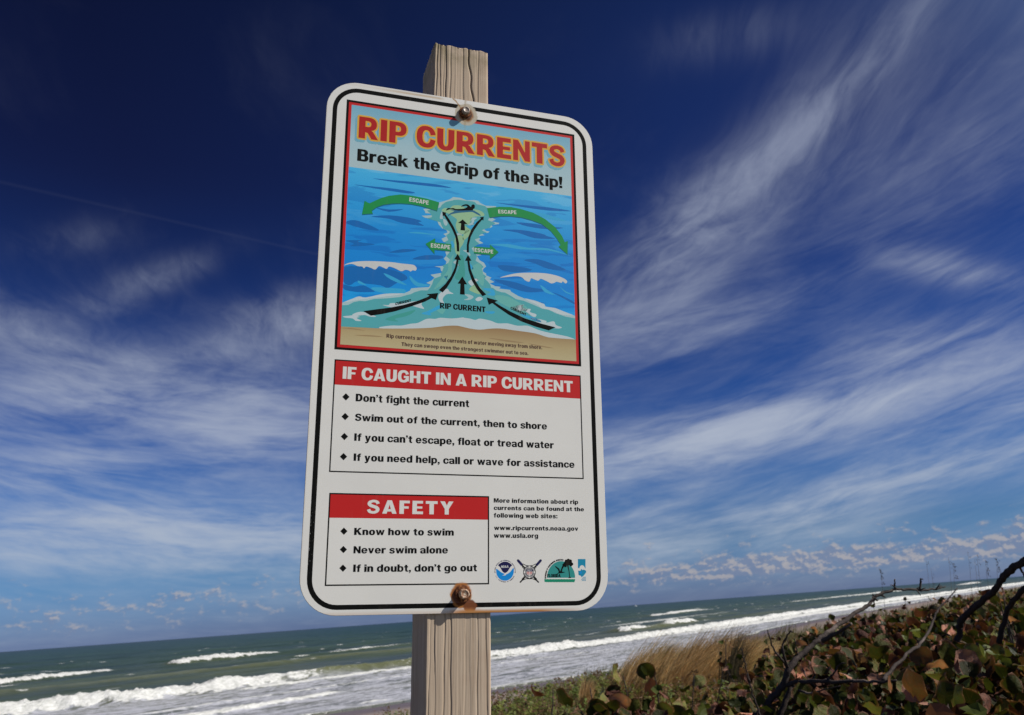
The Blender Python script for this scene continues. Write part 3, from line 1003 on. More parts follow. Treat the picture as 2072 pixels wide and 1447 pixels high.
Li = shrink(Lp, None, lambda t, i: ((5.5 + 4.5 * math.sin(i * 1.9)) if t < .72 else 3, 2 if t < .7 else 6.5 + 1.5 * math.sin(i * 2.3)))
Ri = shrink(Rp, None, lambda t, i: ((-5.5 - 4 * math.sin(i * 1.7 + 1)) if t < .75 else -4, 2 if t < .7 else 6.5 + 1.5 * math.sin(i * 2.1)))
Li[0] = (Lp[0][0], Lp[0][1] + 6)
Li[-1] = (Lp[-1][0], Lp[-1][1] + 5)
Ri[-1] = (Rp[-1][0], Rp[-1][1] + 5)
fr.face_pts(clipx([sp(*p) for p in (Ri + bot + Li[::-1])]), m_turq, 5)
# greener and paler tongues inside it
for m, pts in [(m_lgreen, [(510, 370), (560, 330), (640, 335), (700, 290), (820, 290), (900, 330), (1030, 350), (1130, 370), (1200, 420), (1190, 460), (1060, 470), (1000, 500), (960, 590), (880, 600), (930, 650), (980, 690), (900, 740), (820, 760), (760, 690), (740, 600), (760, 520), (700, 470), (620, 420), (560, 400)]),
               (m_turq, [(640, 480), (720, 490), (750, 540), (720, 590), (650, 580), (620, 530)]),
               (m_lblue, [(925, 630), (1010, 600), (1040, 620), (1010, 650), (990, 670)]), (m_lblue, [(1040, 560), (1090, 540), (1110, 560), (1070, 590), (1020, 590)]),
               (m_foam, [(720, 780), (770, 740), (850, 755), (800, 785)]), (m_foam, [(860, 1020), (930, 1020), (980, 1090), (960, 1110), (920, 1060)]),
               (m_foam, [(940, 600), (1000, 560), (980, 500), (1020, 485), (1090, 490), (1040, 530), (1040, 590), (980, 615)]),
               (m_lgreen, [(740, 800), (830, 770), (880, 850), (850, 930), (810, 990), (800, 1100), (740, 1060), (720, 900)]),
               (m_emer if False else m_lgreen, [(900, 700), (980, 690), (990, 760), (940, 800), (880, 850), (850, 830)]),
               (m_lblue, [(660, 880), (690, 870), (700, 900), (720, 930), (700, 980), (680, 960)]),
               (m_foam, [(700, 1215), (750, 1180), (800, 1190), (770, 1220), (810, 1275), (770, 1260)]),
               (m_foam, [(520, 380), (480, 500), (560, 510), (610, 570), (580, 620), (540, 560)]),
               (m_lblue, [(960, 1220), (1000, 1260), (1030, 1310), (1010, 1330), (960, 1290)])]:
    fr.poly(pts, m, 6, ZF, 3)
m_mint = print_mat('print_mint', (0.17, 0.55, 0.50))
m_seag = print_mat('print_sea_green', (0.07, 0.42, 0.36))
for m, z, pts in [(m_mint, ZC, [(1560, 440), (1640, 330), (1640, 240), (1720, 100), (1700, 240), (1690, 400), (1600, 520), (1480, 600), (1430, 620), (1500, 520)]),
                  (m_seag, ZC, [(1760, 160), (1850, 120), (1881, 260), (1881, 440), (1780, 480), (1740, 430), (1800, 300)]),
                  (m_lblue, ZC, [(1580, 430), (1640, 420), (1620, 470), (1680, 480), (1640, 490)]), (m_lblue, ZC, [(1400, 910), (1500, 855), (1560, 870), (1480, 920), (1380, 970), (1395, 1000), (1250, 975), (1330, 940)]),
                  (m_pfoam, ZC, [(1500, 700), (1620, 610), (1660, 650), (1720, 685), (1620, 690), (1560, 760), (1580, 820), (1520, 800)]),
                  (m_mint, ZC, [(1480, 920), (1600, 900), (1560, 980), (1500, 950)]),
                  (m_seag, ZC, [(720, 1060), (850, 1000), (1000, 960), (1160, 920), (1100, 980), (1000, 1020), (860, 1050), (910, 1090)]),
                  (m_mint, ZD, [(200, 200), (300, 170), (340, 300), (360, 420), (330, 500), (240, 380), (180, 290)]),
                  (m_lblue, ZD, [(350, 530), (480, 540), (520, 600), (500, 640), (400, 620), (460, 590), (380, 560)]),
                  (m_lgreen, ZD, [(140, 540), (240, 470), (330, 560), (300, 620), (180, 580)]),
                  (m_pfoam, ZD, [(130, 430), (220, 390), (280, 410), (220, 450), (200, 500), (150, 480)]), (m_pfoam, ZD, [(230, 690), (290, 655), (340, 680), (310, 710), (260, 720)]),
                  (m_foam, ZD, [(70, 620), (150, 625), (205, 660), (150, 700), (60, 700), (130, 670)]),
                  (m_lblue, ZD, [(370, 870), (500, 870), (515, 885), (480, 905), (400, 895)]),
                  (m_mint, ZD, [(520, 640), (700, 650), (900, 760), (1000, 830), (900, 900), (700, 800), (560, 720)]),
                  (m_pfoam, ZD, [(780, 800), (940, 770), (920, 800), (960, 830), (1040, 835), (1030, 880), (1120, 910), (1110, 950), (1060, 940), (960, 870), (820, 850)]),
                  (m_pfoam, ZD, [(1020, 960), (1150, 980), (1270, 1010), (1270, 1035), (1380, 1015), (1410, 1070), (1500, 1105), (1420, 1120), (1250, 1080), (1120, 1020)]),
                  (m_lblue, ZD, [(880, 910), (1040, 940), (1180, 1000), (1180, 1030), (1050, 990)]),
                  (m_pfoam, ZD, [(960, 680), (1100, 715), (1235, 765), (1255, 800), (1400, 822), (1520, 870), (1665, 928), (1480, 915), (1320, 850), (1200, 825), (1130, 770), (1010, 720)]),
                  (m_pfoam, ZC, [(130, 800), (250, 752), (340, 722), (440, 738), (700, 685), (1000, 680), (880, 705), (600, 740), (400, 765), (240, 790), (170, 806)]),
                  (m_pfoam, ZC, [(100, 1015), (230, 1000), (240, 985), (310, 955), (400, 950), (520, 990), (590, 1020), (500, 1020), (420, 995), (310, 1010), (350, 1022), (300, 1040), (375, 1080), (290, 1080), (240, 1045), (140, 1035)]),
                  (m_pfoam, ZC, [(680, 848), (770, 850), (790, 825), (870, 820), (960, 830), (1100, 800), (1180, 790), (1280, 770), (1250, 840), (1290, 905), (1180, 880), (1050, 850), (900, 880), (800, 880)])]:
    fr.poly(pts, m, 6, z, 3)
# foam along the painted shore
fr.poly([(z[0] + x / z[2], z[1] + y / z[2]) for z, (x, y) in
         [(ZC, p) for p in [(630, 1188), (800, 1150), (950, 1150), (1100, 1122), (1200, 1110), (1330, 1050), (1450, 1052), (1530, 1035), (1700, 1046), (1860, 1030)]] +
         [(ZD, p) for p in [(60, 962), (150, 975), (230, 995), (300, 975), (450, 1005), (560, 1045), (700, 1045), (850, 1080), (1000, 1080), (1150, 1140), (1300, 1180), (1500, 1220), (1620, 1250), (1690, 1300), (1200, 1290), (0, 1180)]] +
         [(ZC, (1200, 1250))]], m_pfoam, 7, smooth=3)
fr.build('painted_rip', panel)

fr = Flat()
m_psand = print_mat('print_sand', None, (loc(0, iy1)[1], loc(0, -0.03)[1], [(0, (0.60, 0.52, 0.29)), (0.5, (0.54, 0.43, 0.22)), (1, (0.40, 0.26, 0.125))]))
sandtop = zz([(ZC, p) for p in [(400, 1180), (700, 1192), (1100, 1192), (1400, 1180), (1600, 1155), (1740, 1150)]] + [(ZD, p) for p in [(0, 1085), (150, 1120), (300, 1137), (450, 1122), (600, 1120), (800, 1147), (1100, 1190), (1300, 1250), (1500, 1270)]])
P = [sp(*p) for p in sandtop]
P = catmull(P, 3)[:-3]
P = [(ix0, sp(*zz([(ZC, (60, 1162))])[0])[1])] + P + [(ix1, sp(*zz([(ZD, (1700, 1282))])[0])[1]), (ix1, iy1), (ix0, iy1)]
fr.face_pts(P, m_psand, 8)
m_psand2 = print_mat('print_sand_streak', (0.40, 0.28, 0.14))
for z, pts in [(ZC, [(70, 1185), (250, 1190), (430, 1225), (250, 1205)]), (ZC, [(260, 1290), (500, 1290), (700, 1315), (500, 1310)]), (ZD, [(400, 1255), (700, 1290), (950, 1330), (700, 1315)]), (ZD, [(1000, 1340), (1250, 1380), (1380, 1410), (1200, 1390)])]:
    fr.poly(pts, m_psand2, 9, z, 3)
fr.build('painted_sand', panel)

# painted whitecaps
m_cap = print_mat('print_whitecap', (0.70, 0.72, 0.70))
for z, pts in [(ZC, [(110, 270), (180, 235), (300, 212), (500, 205), (800, 220), (950, 240), (1100, 255), (1150, 270), (1180, 310), (1165, 345), (1120, 340), (1090, 358), (1060, 340), (1010, 335), (960, 355), (910, 335), (860, 310), (775, 285), (740, 320),
                     (680, 295), (625, 280), (575, 330), (510, 305), (440, 285), (410, 312), (380, 285), (320, 280), (250, 250), (190, 250)]),
               (ZD, [(590, 375), (700, 340), (850, 310), (1050, 303), (1250, 312), (1400, 340), (1500, 375), (1560, 410), (1575, 440), (1550, 460), (1510, 430), (1490, 452), (1420, 435), (1390, 450), (1340, 460), (1280, 430), (1190, 392),
                     (1150, 420), (1090, 400), (1045, 385), (1020, 435), (960, 415), (910, 370), (830, 355), (700, 365)])]:
    fr = Flat()
    fr.poly(pts, m_cap, 5, z, 3)
    fr.build('painted_whitecap', panel)

# swimmer
fr = Flat()
fr.poly([(650, 368), (750, 365), (1010, 366), (1060, 385), (1120, 420), (1150, 460), (1080, 430), (1010, 395), (900, 400), (780, 410), (680, 430), (640, 445), (610, 470), (620, 440), (660, 410), (720, 380)], m_refl, 8, ZF, 2)
fr.poly([(580, 372), (600, 340), (625, 328), (660, 335), (700, 330), (740, 345), (800, 345), (870, 340), (920, 320), (930, 303), (895, 293), (830, 310), (850, 285), (900, 268), (940, 273), (970, 298), (990, 313), (998, 285), (1020, 270), (1045, 280), (1053, 305), (1045, 335), (1022, 350), (1018, 368), (900, 370), (780, 372), (700, 358), (640, 352)], m_black, 9, ZF, 2)
fr.build('swimmer_figure', panel)

# arrows
GREEN = [(ZA, [(1435, 575), (1250, 520), (1050, 480), (870, 460), (700, 480), (580, 515), (480, 560), (415, 590), (345, 553), (307, 750), (465, 738), (450, 695), (520, 645), (620, 610), (750, 592), (870, 590), (1020, 600), (1180, 630), (1310, 670), (1403, 700)]),
         (ZB, [(402, 370), (580, 352), (750, 355), (900, 385), (1080, 440), (1250, 530), (1400, 650), (1500, 780), (1540, 870), (1582, 850), (1578, 1045), (1450, 935), (1478, 905), (1420, 810), (1330, 700), (1200, 600), (1050, 545), (900, 505), (740, 487), (600, 488), (437, 508)]),
         (ZF, [(250, 912), (405, 822), (402, 888), (668, 918), (660, 1030), (395, 1005), (393, 1074)]),
         (ZF, [(1040, 955), (1300, 975), (1298, 922), (1435, 1045), (1298, 1158), (1297, 1090), (1035, 1066)])]
for z, pts in GREEN:
    fr = Flat()
    fr.poly(pts, m_gshadow, 9, z, 0, (3, 12))
    fr.poly(pts, m_green, 10, z)
    fr.build('green_arrow', panel)
BLACK = [(ZC, [(398, 938), (560, 915), (800, 885), (1000, 845), (1200, 785), (1340, 730), (1368, 712), (1325, 690), (1497, 672), (1463, 775), (1400, 748), (1300, 800), (1100, 870), (850, 945), (650, 985), (510, 1005)]),
         (ZC, [(1505, 630), (1600, 540), (1680, 430), (1740, 300), (1765, 185), (1728, 180), (1782, 98), (1830, 193), (1790, 190), (1785, 250), (1750, 370), (1690, 490), (1620, 600), (1560, 665)]),
         (ZD, [(335, 648), (250, 540), (180, 420), (130, 270), (112, 130), (78, 128), (122, 42), (175, 128), (143, 130), (165, 260), (220, 400), (300, 530), (390, 622)]),
         (ZD, [(1405, 1103), (1200, 1050), (950, 970), (740, 870), (600, 790), (515, 735), (558, 712), (395, 665), (428, 775), (478, 748), (560, 810), (720, 920), (900, 1015), (1100, 1090), (1305, 1148)]),
         (ZF, [(760, 1035), (755, 930), (735, 800), (680, 670), (610, 550), (553, 452), (530, 464), (522, 390), (588, 406), (575, 428), (640, 520), (710, 640), (765, 770), (795, 900), (798, 1038)]),
         (ZF, [(920, 1050), (920, 930), (945, 800), (1000, 670), (1080, 560), (1150, 500), (1135, 480), (1198, 470), (1190, 537), (1172, 518), (1110, 590), (1040, 690), (985, 800), (955, 930), (955, 1055)]),
         (ZF, [(855, 515), (932, 592), (885, 590), (893, 697), (818, 690), (828, 578), (778, 572)]),
         (ZD, [(40, 358), (110, 475), (70, 472), (75, 625), (5, 620), (12, 465), (-29, 462)])]
for z, pts in BLACK:
    fr = Flat()
    fr.poly(pts, m_black, 9, z)
    fr.build('black_arrow', panel)


# ---------------------------------------------------------------- lettering: a heavy grotesque drawn here glyph by glyph
VS, HS_, vs, hs = 0.285, 0.190, 0.262, 0.170      # stems and bars of capitals and small letters


def el(cx, cy, rx, ry, n=2.35, k=28):
    out = []
    for i in range(k):
        t = 2 * math.pi * (i + 0.5) / k
        c_, s_ = math.cos(t), math.sin(t)
        out.append((cx + rx * math.copysign(abs(c_) ** (2 / n), c_), cy + ry * math.copysign(abs(s_) ** (2 / n), s_)))
    return out


def bx(x0, y0, x1, y1):
    return [(x0, y0), (x1, y0), (x1, y1), (x0, y1)]


def bowl(x0, xr, y0, y1, xs, n=2.3, k=12):
    """flat left side, rounded right side"""
    cy, ry, rx = (y0 + y1) / 2, (y1 - y0) / 2, xr - xs
    out = [(x0, y0), (xs, y0)]
    for i in range(1, k):
        t = -math.pi / 2 + math.pi * i / k
        c_, s_ = math.cos(t), math.sin(t)
        out.append((xs + rx * abs(c_) ** (2 / n), cy + ry * math.copysign(abs(s_) ** (2 / n), s_)))
    return out + [(xs, y1), (x0, y1)]


def stk(pts, w, k=5):
    P = [np.array(p, float) for p in pts]
    Q = [2 * P[0] - P[1]] + P + [2 * P[-1] - P[-2]]
    W_ = w if isinstance(w, (list, tuple)) else [w] * len(P)
    C_, ww = [], []
    for i in range(1, len(Q) - 2):
        p0, p1, p2, p3 = Q[i - 1:i + 3]
        for j in range(k):
            t = j / k
            C_.append(0.5 * (2 * p1 + (p2 - p0) * t + (2 * p0 - 5 * p1 + 4 * p2 - p3) * t * t + (3 * p1 - p0 - 3 * p2 + p3) * t ** 3))
            ww.append(W_[i - 1] * (1 - t) + W_[i] * t)
    C_.append(P[-1])
    ww.append(W_[-1])
    a_, b_ = [], []
    for i, p in enumerate(C_):
        t = C_[min(i + 1, len(C_) - 1)] - C_[max(i - 1, 0)]
        t = t / np.linalg.norm(t)
        n = np.array([-t[1], t[0]]) * ww[i] / 2
        a_.append(tuple(p + n))
        b_.append(tuple(p - n))
    return a_ + b_[::-1]


SPINE = [(.675, .72), (.60, .865), (.395, .925), (.19, .855), (.135, .72), (.22, .595), (.40, .52), (.575, .445), (.655, .30), (.58, .145), (.385, .078), (.17, .14), (.095, .30)]
SW = [.215, .20, .185, .20, .235, .235, .225, .235, .235, .20, .185, .20, .215]


def n_arch(x0, w, h=0.74):
    return [('+', el(x0 + w - .27, h - .285, .27, .300)), ('-', bx(x0 + vs - .03, -.1, x0 + w - vs, h - .30)), ('-', el(x0 + (vs + w - vs) / 2, h - .32, (w - 2 * vs) / 2, .165)),
            ('+', bx(x0 + w - vs, 0, x0 + w, h - .29))]


def flip(ops, w, h):
    return [(o, [(w - x, h - y) for x, y in p]) for o, p in ops]


nn_ = n_arch(0, .68) + [('+', bx(0, 0, vs, .74))]
G = {
    'I': (VS, [('+', bx(0, 0, VS, 1))]),
    'L': (.64, [('+', bx(0, 0, VS, 1)), ('+', bx(0, 0, .64, HS_ + .02))]),
    'E': (.68, [('+', bx(0, 0, VS, 1)), ('+', bx(0, 0, .68, HS_ + .01)), ('+', bx(0, .42, .63, .58)), ('+', bx(0, 1 - HS_ - .01, .67, 1))]),
    'F': (.65, [('+', bx(0, 0, VS, 1)), ('+', bx(0, .40, .58, .57)), ('+', bx(0, 1 - HS_ - .01, .65, 1))]),
    'T': (.76, [('+', bx(.38 - VS / 2, 0, .38 + VS / 2, 1)), ('+', bx(0, 1 - HS_ - .02, .76, 1))]),
    'H': (.82, [('+', bx(0, 0, VS, 1)), ('+', bx(.82 - VS, 0, .82, 1)), ('+', bx(0, .40, .82, .60))]),
    'N': (.82, [('+', bx(0, 0, .24, 1)), ('+', bx(.58, 0, .82, 1)), ('+', [(0, 1), (.245, 1), (.82, 0), (.575, 0)])]),
    'M': (.98, [('+', [(0, 1), (.33, 1), (.49, .40), (.65, 1), (.98, 1), (.98, 0), (.76, 0), (.76, .70), (.58, 0), (.40, 0), (.22, .70), (.22, 0), (0, 0)])]),
    'A': (.90, [('+', [(0, 0), (.31, 1), (.59, 1), (.90, 0), (.625, 0), (.578, .165), (.322, .165), (.275, 0)]), ('-', [(.370, .345), (.530, .345), (.45, .68)])]),
    'V': (.88, [('+', [(0, 1), (.28, 1), (.44, .34), (.60, 1), (.88, 1), (.58, 0), (.30, 0)])]),
    'W': (1.24, [('+', [(0, 1), (.26, 1), (.36, .42), (.50, 1), (.74, 1), (.88, .42), (.98, 1), (1.24, 1), (1.01, 0), (.75, 0), (.62, .56), (.49, 0), (.23, 0)])]),
    'Y': (.86, [('+', [(0, 1), (.30, 1), (.43, .68), (.56, 1), (.86, 1), (.562, .42), (.562, 0), (.298, 0), (.298, .42)])]),
    'K': (.88, [('+', bx(0, 0, VS, 1)), ('+', [(VS - .03, .32), (VS - .03, .60), (.54, 1), (.87, 1), (.52, .62), (.89, 0), (.57, 0), (.345, .42)])]),
    'U': (.80, [('+', el(.40, .39, .40, .41)), ('-', bx(-.1, .39, .9, 1.1)), ('+', bx(0, .37, .80, 1)), ('-', el(.40, .39, .40 - VS, .215)), ('-', bx(VS, .39, .80 - VS, 1.01))]),
    'O': (.88, [('+', el(.44, .5, .44, .515)), ('-', el(.44, .5, .44 - VS - .005, .515 - .195))]),
    'C': (.84, [('+', el(.44, .5, .44, .515)), ('-', el(.455, .5, .185, .315)), ('-', [(.50, .565), (.95, .66), (.95, .36), (.50, .435)])]),
    'G': (.86, [('+', el(.44, .5, .44, .515)), ('-', el(.455, .5, .185, .315)), ('-', [(.52, .50), (.52, .60), (.95, .74), (.95, .50)]), ('-', bx(.50, .40, .9, .50)),
                ('+', bx(.47, .36, .86, .545)), ('+', bx(.62, .10, .86, .50)), ('-', [(.86, -.05), (.95, -.05), (.95, .56), (.86, .56)])]),
    'D': (.82, [('+', bowl(0, .82, 0, 1, .36)), ('-', bowl(VS, .82 - VS - .005, .19, .81, .32))]),
    'P': (.77, [('+', bowl(0, .77, .355, 1, .42)), ('-', bowl(VS, .52, .53, .82, .38)), ('+', bx(0, 0, VS, 1))]),
    'R': (.86, [('+', bowl(0, .79, .385, 1, .44)), ('-', bowl(VS, .54, .555, .825, .40)), ('+', bx(0, 0, VS, 1)), ('+', [(.26, .40), (.50, .42), (.62, .36), (.86, 0), (.565, 0), (.40, .27), (.26, .30)])]),
    'B': (.80, [('+', bowl(0, .76, .48, 1, .46)), ('+', bowl(0, .80, 0, .56, .48)), ('-', bowl(VS, .50, .60, .835, .42)), ('-', bowl(VS, .535, .165, .43, .44))]),
    'S': (.77, [('+', stk(SPINE, SW))]),
    'o': (.72, [('+', el(.36, .37, .36, .385)), ('-', el(.36, .37, .36 - vs - .002, .385 - .165))]),
    'c': (.66, [('+', el(.355, .37, .355, .385)), ('-', el(.37, .37, .135, .22)), ('-', [(.42, .405), (.8, .50), (.8, .24), (.42, .335)])]),
    'e': (.70, [('+', el(.35, .37, .35, .385)), ('-', el(.35, .37, .125, .235)), ('+', bx(.10, .295, .66, .425)), ('-', [(.36, .295), (.75, .295), (.75, .20), (.46, .205)])]),
    'a': (.68, [('+', stk([(.055, .53), (.13, .635), (.32, .672), (.50, .635), (.55, .50)], [.19, .18, .16, .19, .23])), ('+', el(.27, .205, .27, .222)), ('+', bx(.28, .29, .50, .425)), ('+', bx(.432, .10, .665, .52)), ('+', [(.44, 0), (.69, 0), (.665, .14), (.44, .16)]),
                ('-', el(.325, .225, .105, .085))]),
    'b': (.72, [('+', el(.385, .37, .335, .385)), ('-', el(.36, .37, .125, .215)), ('+', bx(0, 0, vs, 1))]),
    'd': (.72, [('+', el(.335, .37, .335, .385)), ('-', el(.36, .37, .125, .215)), ('+', bx(.72 - vs, 0, .72, 1))]),
    'p': (.72, [('+', el(.385, .37, .335, .385)), ('-', el(.36, .37, .125, .215)), ('+', bx(0, -.28, vs, .74))]),
    'g': (.72, [('+', el(.335, .385, .335, .37)), ('-', el(.36, .385, .125, .205)), ('+', stk([(.602, .10), (.59, -.09), (.50, -.185), (.33, -.20), (.06, -.155)], [vs, .22, .18, .16, .17])), ('+', bx(.72 - vs, .05, .72, .74))]),
    'h': (.68, n_arch(0, .68) + [('+', bx(0, 0, vs, 1))]),
    'n': (.68, nn_),
    'u': (.68, flip(nn_, .68, .74)),
    'm': (1.06, n_arch(.43, .63) + n_arch(0, .63 + .012) + [('+', bx(.642 - vs, 0, .642, .45)), ('+', bx(0, 0, vs, .74))]),
    'r': (.50, [('+', stk([(.17, .42), (.25, .58), (.36, .645), (.50, .645)], [.10, .16, .20, .21])), ('+', bx(0, 0, vs, .74))]),
    'i': (vs, [('+', bx(0, 0, vs, .74)), ('+', bx(0, .825, vs, 1))]),
    'l': (vs, [('+', bx(0, 0, vs, 1))]),
    't': (.47, [('+', bx(.11, .20, .345, .93)), ('+', bx(0, .58, .46, .74)), ('+', stk([(.228, .24), (.27, .11), (.37, .075), (.47, .085)], [.235, .20, .155, .16]))]),
    'f': (.47, [('+', bx(.11, 0, .345, .80)), ('+', bx(0, .58, .45, .74)), ('+', stk([(.228, .76), (.27, .89), (.37, .93), (.49, .925)], [.235, .20, .155, .15]))]),
    'k': (.74, [('+', bx(0, 0, vs, 1)), ('+', [(vs - .03, .22), (vs - .03, .46), (.44, .74), (.73, .74), (.45, .47), (.76, 0), (.48, 0), (.29, .31)])]),
    's': (.64, [('+', stk([(x * .84, y * .752 - .006) for x, y in SPINE], [w_ * .86 for w_ in SW]))]),
    'v': (.70, [('+', [(0, .74), (.25, .74), (.35, .27), (.45, .74), (.70, .74), (.465, 0), (.235, 0)])]),
    'w': (1.04, [('+', [(0, .74), (.235, .74), (.315, .29), (.41, .74), (.63, .74), (.725, .29), (.805, .74), (1.04, .74), (.845, 0), (.615, 0), (.52, .42), (.425, 0), (.195, 0)])]),
    'y': (.70, [('+', [(0, .74), (.25, .74), (.36, .27), (.45, .74), (.70, .74), (.455, -.05), (.36, -.22), (.24, -.28), (.06, -.27), (.04, -.10), (.16, -.12), (.225, -.04)])]),
    '.': (.24, [('+', bx(0, 0, .24, .22))]),
    ',': (.24, [('+', [(0, 0), (0, .22), (.24, .22), (.24, .0), (.17, -.14), (.04, -.22), (.0, -.14), (.10, -.08), (.115, 0)])]),
    ':': (.24, [('+', bx(0, 0, .24, .22)), ('+', bx(0, .52, .24, .74))]),
    '!': (.27, [('+', bx(.015, 0, .255, .21)), ('+', [(0, 1), (.27, 1), (.27, .72), (.205, .28), (.065, .28), (0, .72)])]),
    '\u2019': (.22, [('+', [(0, .80), (0, 1), (.22, 1), (.22, .80), (.16, .68), (.03, .60), (0, .67), (.09, .72), (.105, .80)])]),
}


def inside(P, x, y):
    c_ = False
    n = len(P)
    for i in range(n):
        (x1, y1), (x2, y2) = P[i], P[(i + 1) % n]
        if (y1 > y) != (y2 > y) and x < (x2 - x1) * (y - y1) / (y2 - y1) + x1:
            c_ = not c_
    return c_


GC = {}


def glyph(ch):
    if ch not in GC:
        w_, ops = G[ch]
        vv, ee = [], []
        for o_, P in ops:
            k = len(vv)
            vv += [Vector(p) for p in P]
            ee += [(k + i, k + (i + 1) % len(P)) for i in range(len(P))]
        co, _, fs, *_ = delaunay_2d_cdt(vv, ee, [], 0, 1e-6)
        keep = []
        for f in fs:
            cx_ = sum(co[i].x for i in f) / 3
            cy_ = sum(co[i].y for i in f) / 3
            on = False
            for o_, P in ops:
                if inside(P, cx_, cy_):
                    on = o_ == '+'
            if on:
                keep.append(list(f))
        used = sorted({i for f in keep for i in f})
        mp = {a: i for i, a in enumerate(used)}
        GC[ch] = (w_, np.array([co[i][:] for i in used]), [[mp[i] for i in f] for f in keep])
    return GC[ch]


def text_flat(s, gap=0.075, space=0.30):
    V_, F_ = [], []
    x, k = 0.0, 0
    for ch in s:
        if ch == ' ':
            x += space
            continue
        w_, v, f = glyph(ch)
        V_.append(v + np.array([x, 0]))
        F_ += [[i + k for i in t] for t in f]
        k += len(v)
        x += w_ + gap
    return np.concatenate(V_), F_, x - gap


def lettering(s, z, BL, BR, TL, mats, gap=0.075, space=0.30, layer=11, shear=False, halo=None, shift=None, name='lettering'):
    q = lambda p: np.array(sp(z[0] + p[0] / z[2], z[1] + p[1] / z[2]))
    a, b_, t = q(BL), q(BR), q(TL)
    ex = b_ - a
    if shear:
        ey = t - a
    else:
        n = np.array([ex[1], -ex[0]]) / np.linalg.norm(ex)
        ey = n * abs((t - a)[1])
        if abs(ex[1] / ex[0]) < 0.02:
            a = np.array([a[0], (a[1] + b_[1]) / 2])
            ex = np.array([ex[0], 0.0])
            ey = np.array([0.0, -abs((t - a)[1])])
    v, f, wid = text_flat(s, gap, space)
    jobs = [(mats[0], [(0, 0)], layer, (0, 0))]
    if halo:
        circ = [(halo * math.cos(i * math.pi / 6), halo * math.sin(i * math.pi / 6)) for i in range(12)]
        jobs.insert(0, (mats[1], circ, layer - 4, (0, 0)))
        jobs.insert(0, (mats[2], circ, layer - 8, shift))
    V_, F_, M_, mats_ = [], [], [], []
    for m, offs, ly, sh in jobs:
        for i, (ox, oy) in enumerate(offs):
            P = a[None] + (v[:, :1] / wid) * ex[None] + v[:, 1:2] * ey[None] + np.array([ox, oy])[None] + np.array(sh)[None]
            k = len(V_)
            V_ += [loc(p[0], p[1], (ly + i * 0.28) * 0.000012) for p in P]
            F_ += [[j + k for j in x] for x in f]
            M_ += [len(mats_)] * len(f)
        mats_.append(m)
    me = bpy.data.meshes.new(name)
    me.from_pydata(V_, [], F_)
    o = link(name, me, mats_, panel)
    me.polygons.foreach_set('material_index', M_)
    return o


def L(*a, **k):
    lettering(*a, **k)


L('RIP CURRENTS', Z1, (405, 716), (1757, 893), (413, 568), (m_dred, m_yel, m_shad), 0.10, 0.36, 13, halo=0.0062, shift=(-0.006, 0.010))
L('Break the Grip of the Rip!', Z1, (397, 860), (1742, 1038), (400, 780), (m_black,), 0.07, 0.32)
for z, a_, b_, c_ in [(ZA, (997, 560), (1280, 612), (1003, 500)), (ZB, (567, 447), (833, 460), (567, 393)), (ZF, (335, 970), (648, 1003), (338, 902)), (ZF, (1047, 1040), (1350, 1073), (1050, 978))]:
    L('ESCAPE', z, a_, b_, c_, (m_cap,), 0.09)
L('CURRENT', ZC, (868, 852), (1098, 800), (868, 812), (m_black,), 0.06, shear=True)
L('CURRENT', ZD, (745, 835), (972, 937), (748, 798), (m_black,), 0.06, shear=True)
L('RIP CURRENT', (0, 0, 1), (680 + 1520 / 7.235, 500 + 898 / 7.235), (930 + 380 / 7.235, 510 + 880 / 7.235), (680 + 1522 / 7.235, 500 + 814 / 7.235), (m_black,), 0.07)
L('Rip currents are powerful currents of water moving away from shore.', ZG, (422, 512), (1728, 608), (424, 478), (m_brown,), 0.10)
L('They can sweep even the strongest swimmer out to sea.', ZG, (548, 583), (1612, 655), (548, 549), (m_brown,), 0.10)
L('IF CAUGHT IN A RIP CURRENT', Z3, (244, 156), (1802, 247), (244, 72), (m_white,), 0.075, 0.32)
for s_, a_, b_, c_ in [('Don\u2019t fight the current', (333, 307), (1100, 347), (333, 256)), ('Swim out of the current, then to shore', (328, 440), (1627, 497), (330, 391)),
                       ('If you can\u2019t escape, float or tread water', (323, 575), (1673, 626), (325, 524)), ('If you need help, call or wave for assistance', (319, 710), (1813, 757), (321, 660))]:
    L(s_, Z3, a_, b_, c_, (m_black,), 0.08, 0.36)
L('SAFETY', Z4, (472, 184), (1014, 189), (472, 98), (m_white,), 0.17)
for s_, a_, b_, c_ in [('Know how to swim', (392, 318), (1017, 321), (394, 273)), ('Never swim alone', (388, 432), (980, 434), (390, 388)), ('If in doubt, don\u2019t go out', (386, 548), (1162, 546), (388, 503))]:
    L(s_, Z4, a_, b_, c_, (m_black,), 0.085, 0.34)
for s_, a_, b_, c_ in [('More information about rip', (1268, 117), (1797, 121), (1268, 87)), ('currents can be found at the', (1268, 163), (1833, 166), (1268, 134)), ('following web sites:', (1268, 209), (1667, 212), (1268, 180)),
                       ('www.ripcurrents.noaa.gov', (1270, 287), (1797, 290), (1270, 259)), ('www.usla.org', (1268, 334), (1546, 337), (1268, 306))]:
    L(s_, Z4, a_, b_, c_, (m_black,), 0.10, 0.36)

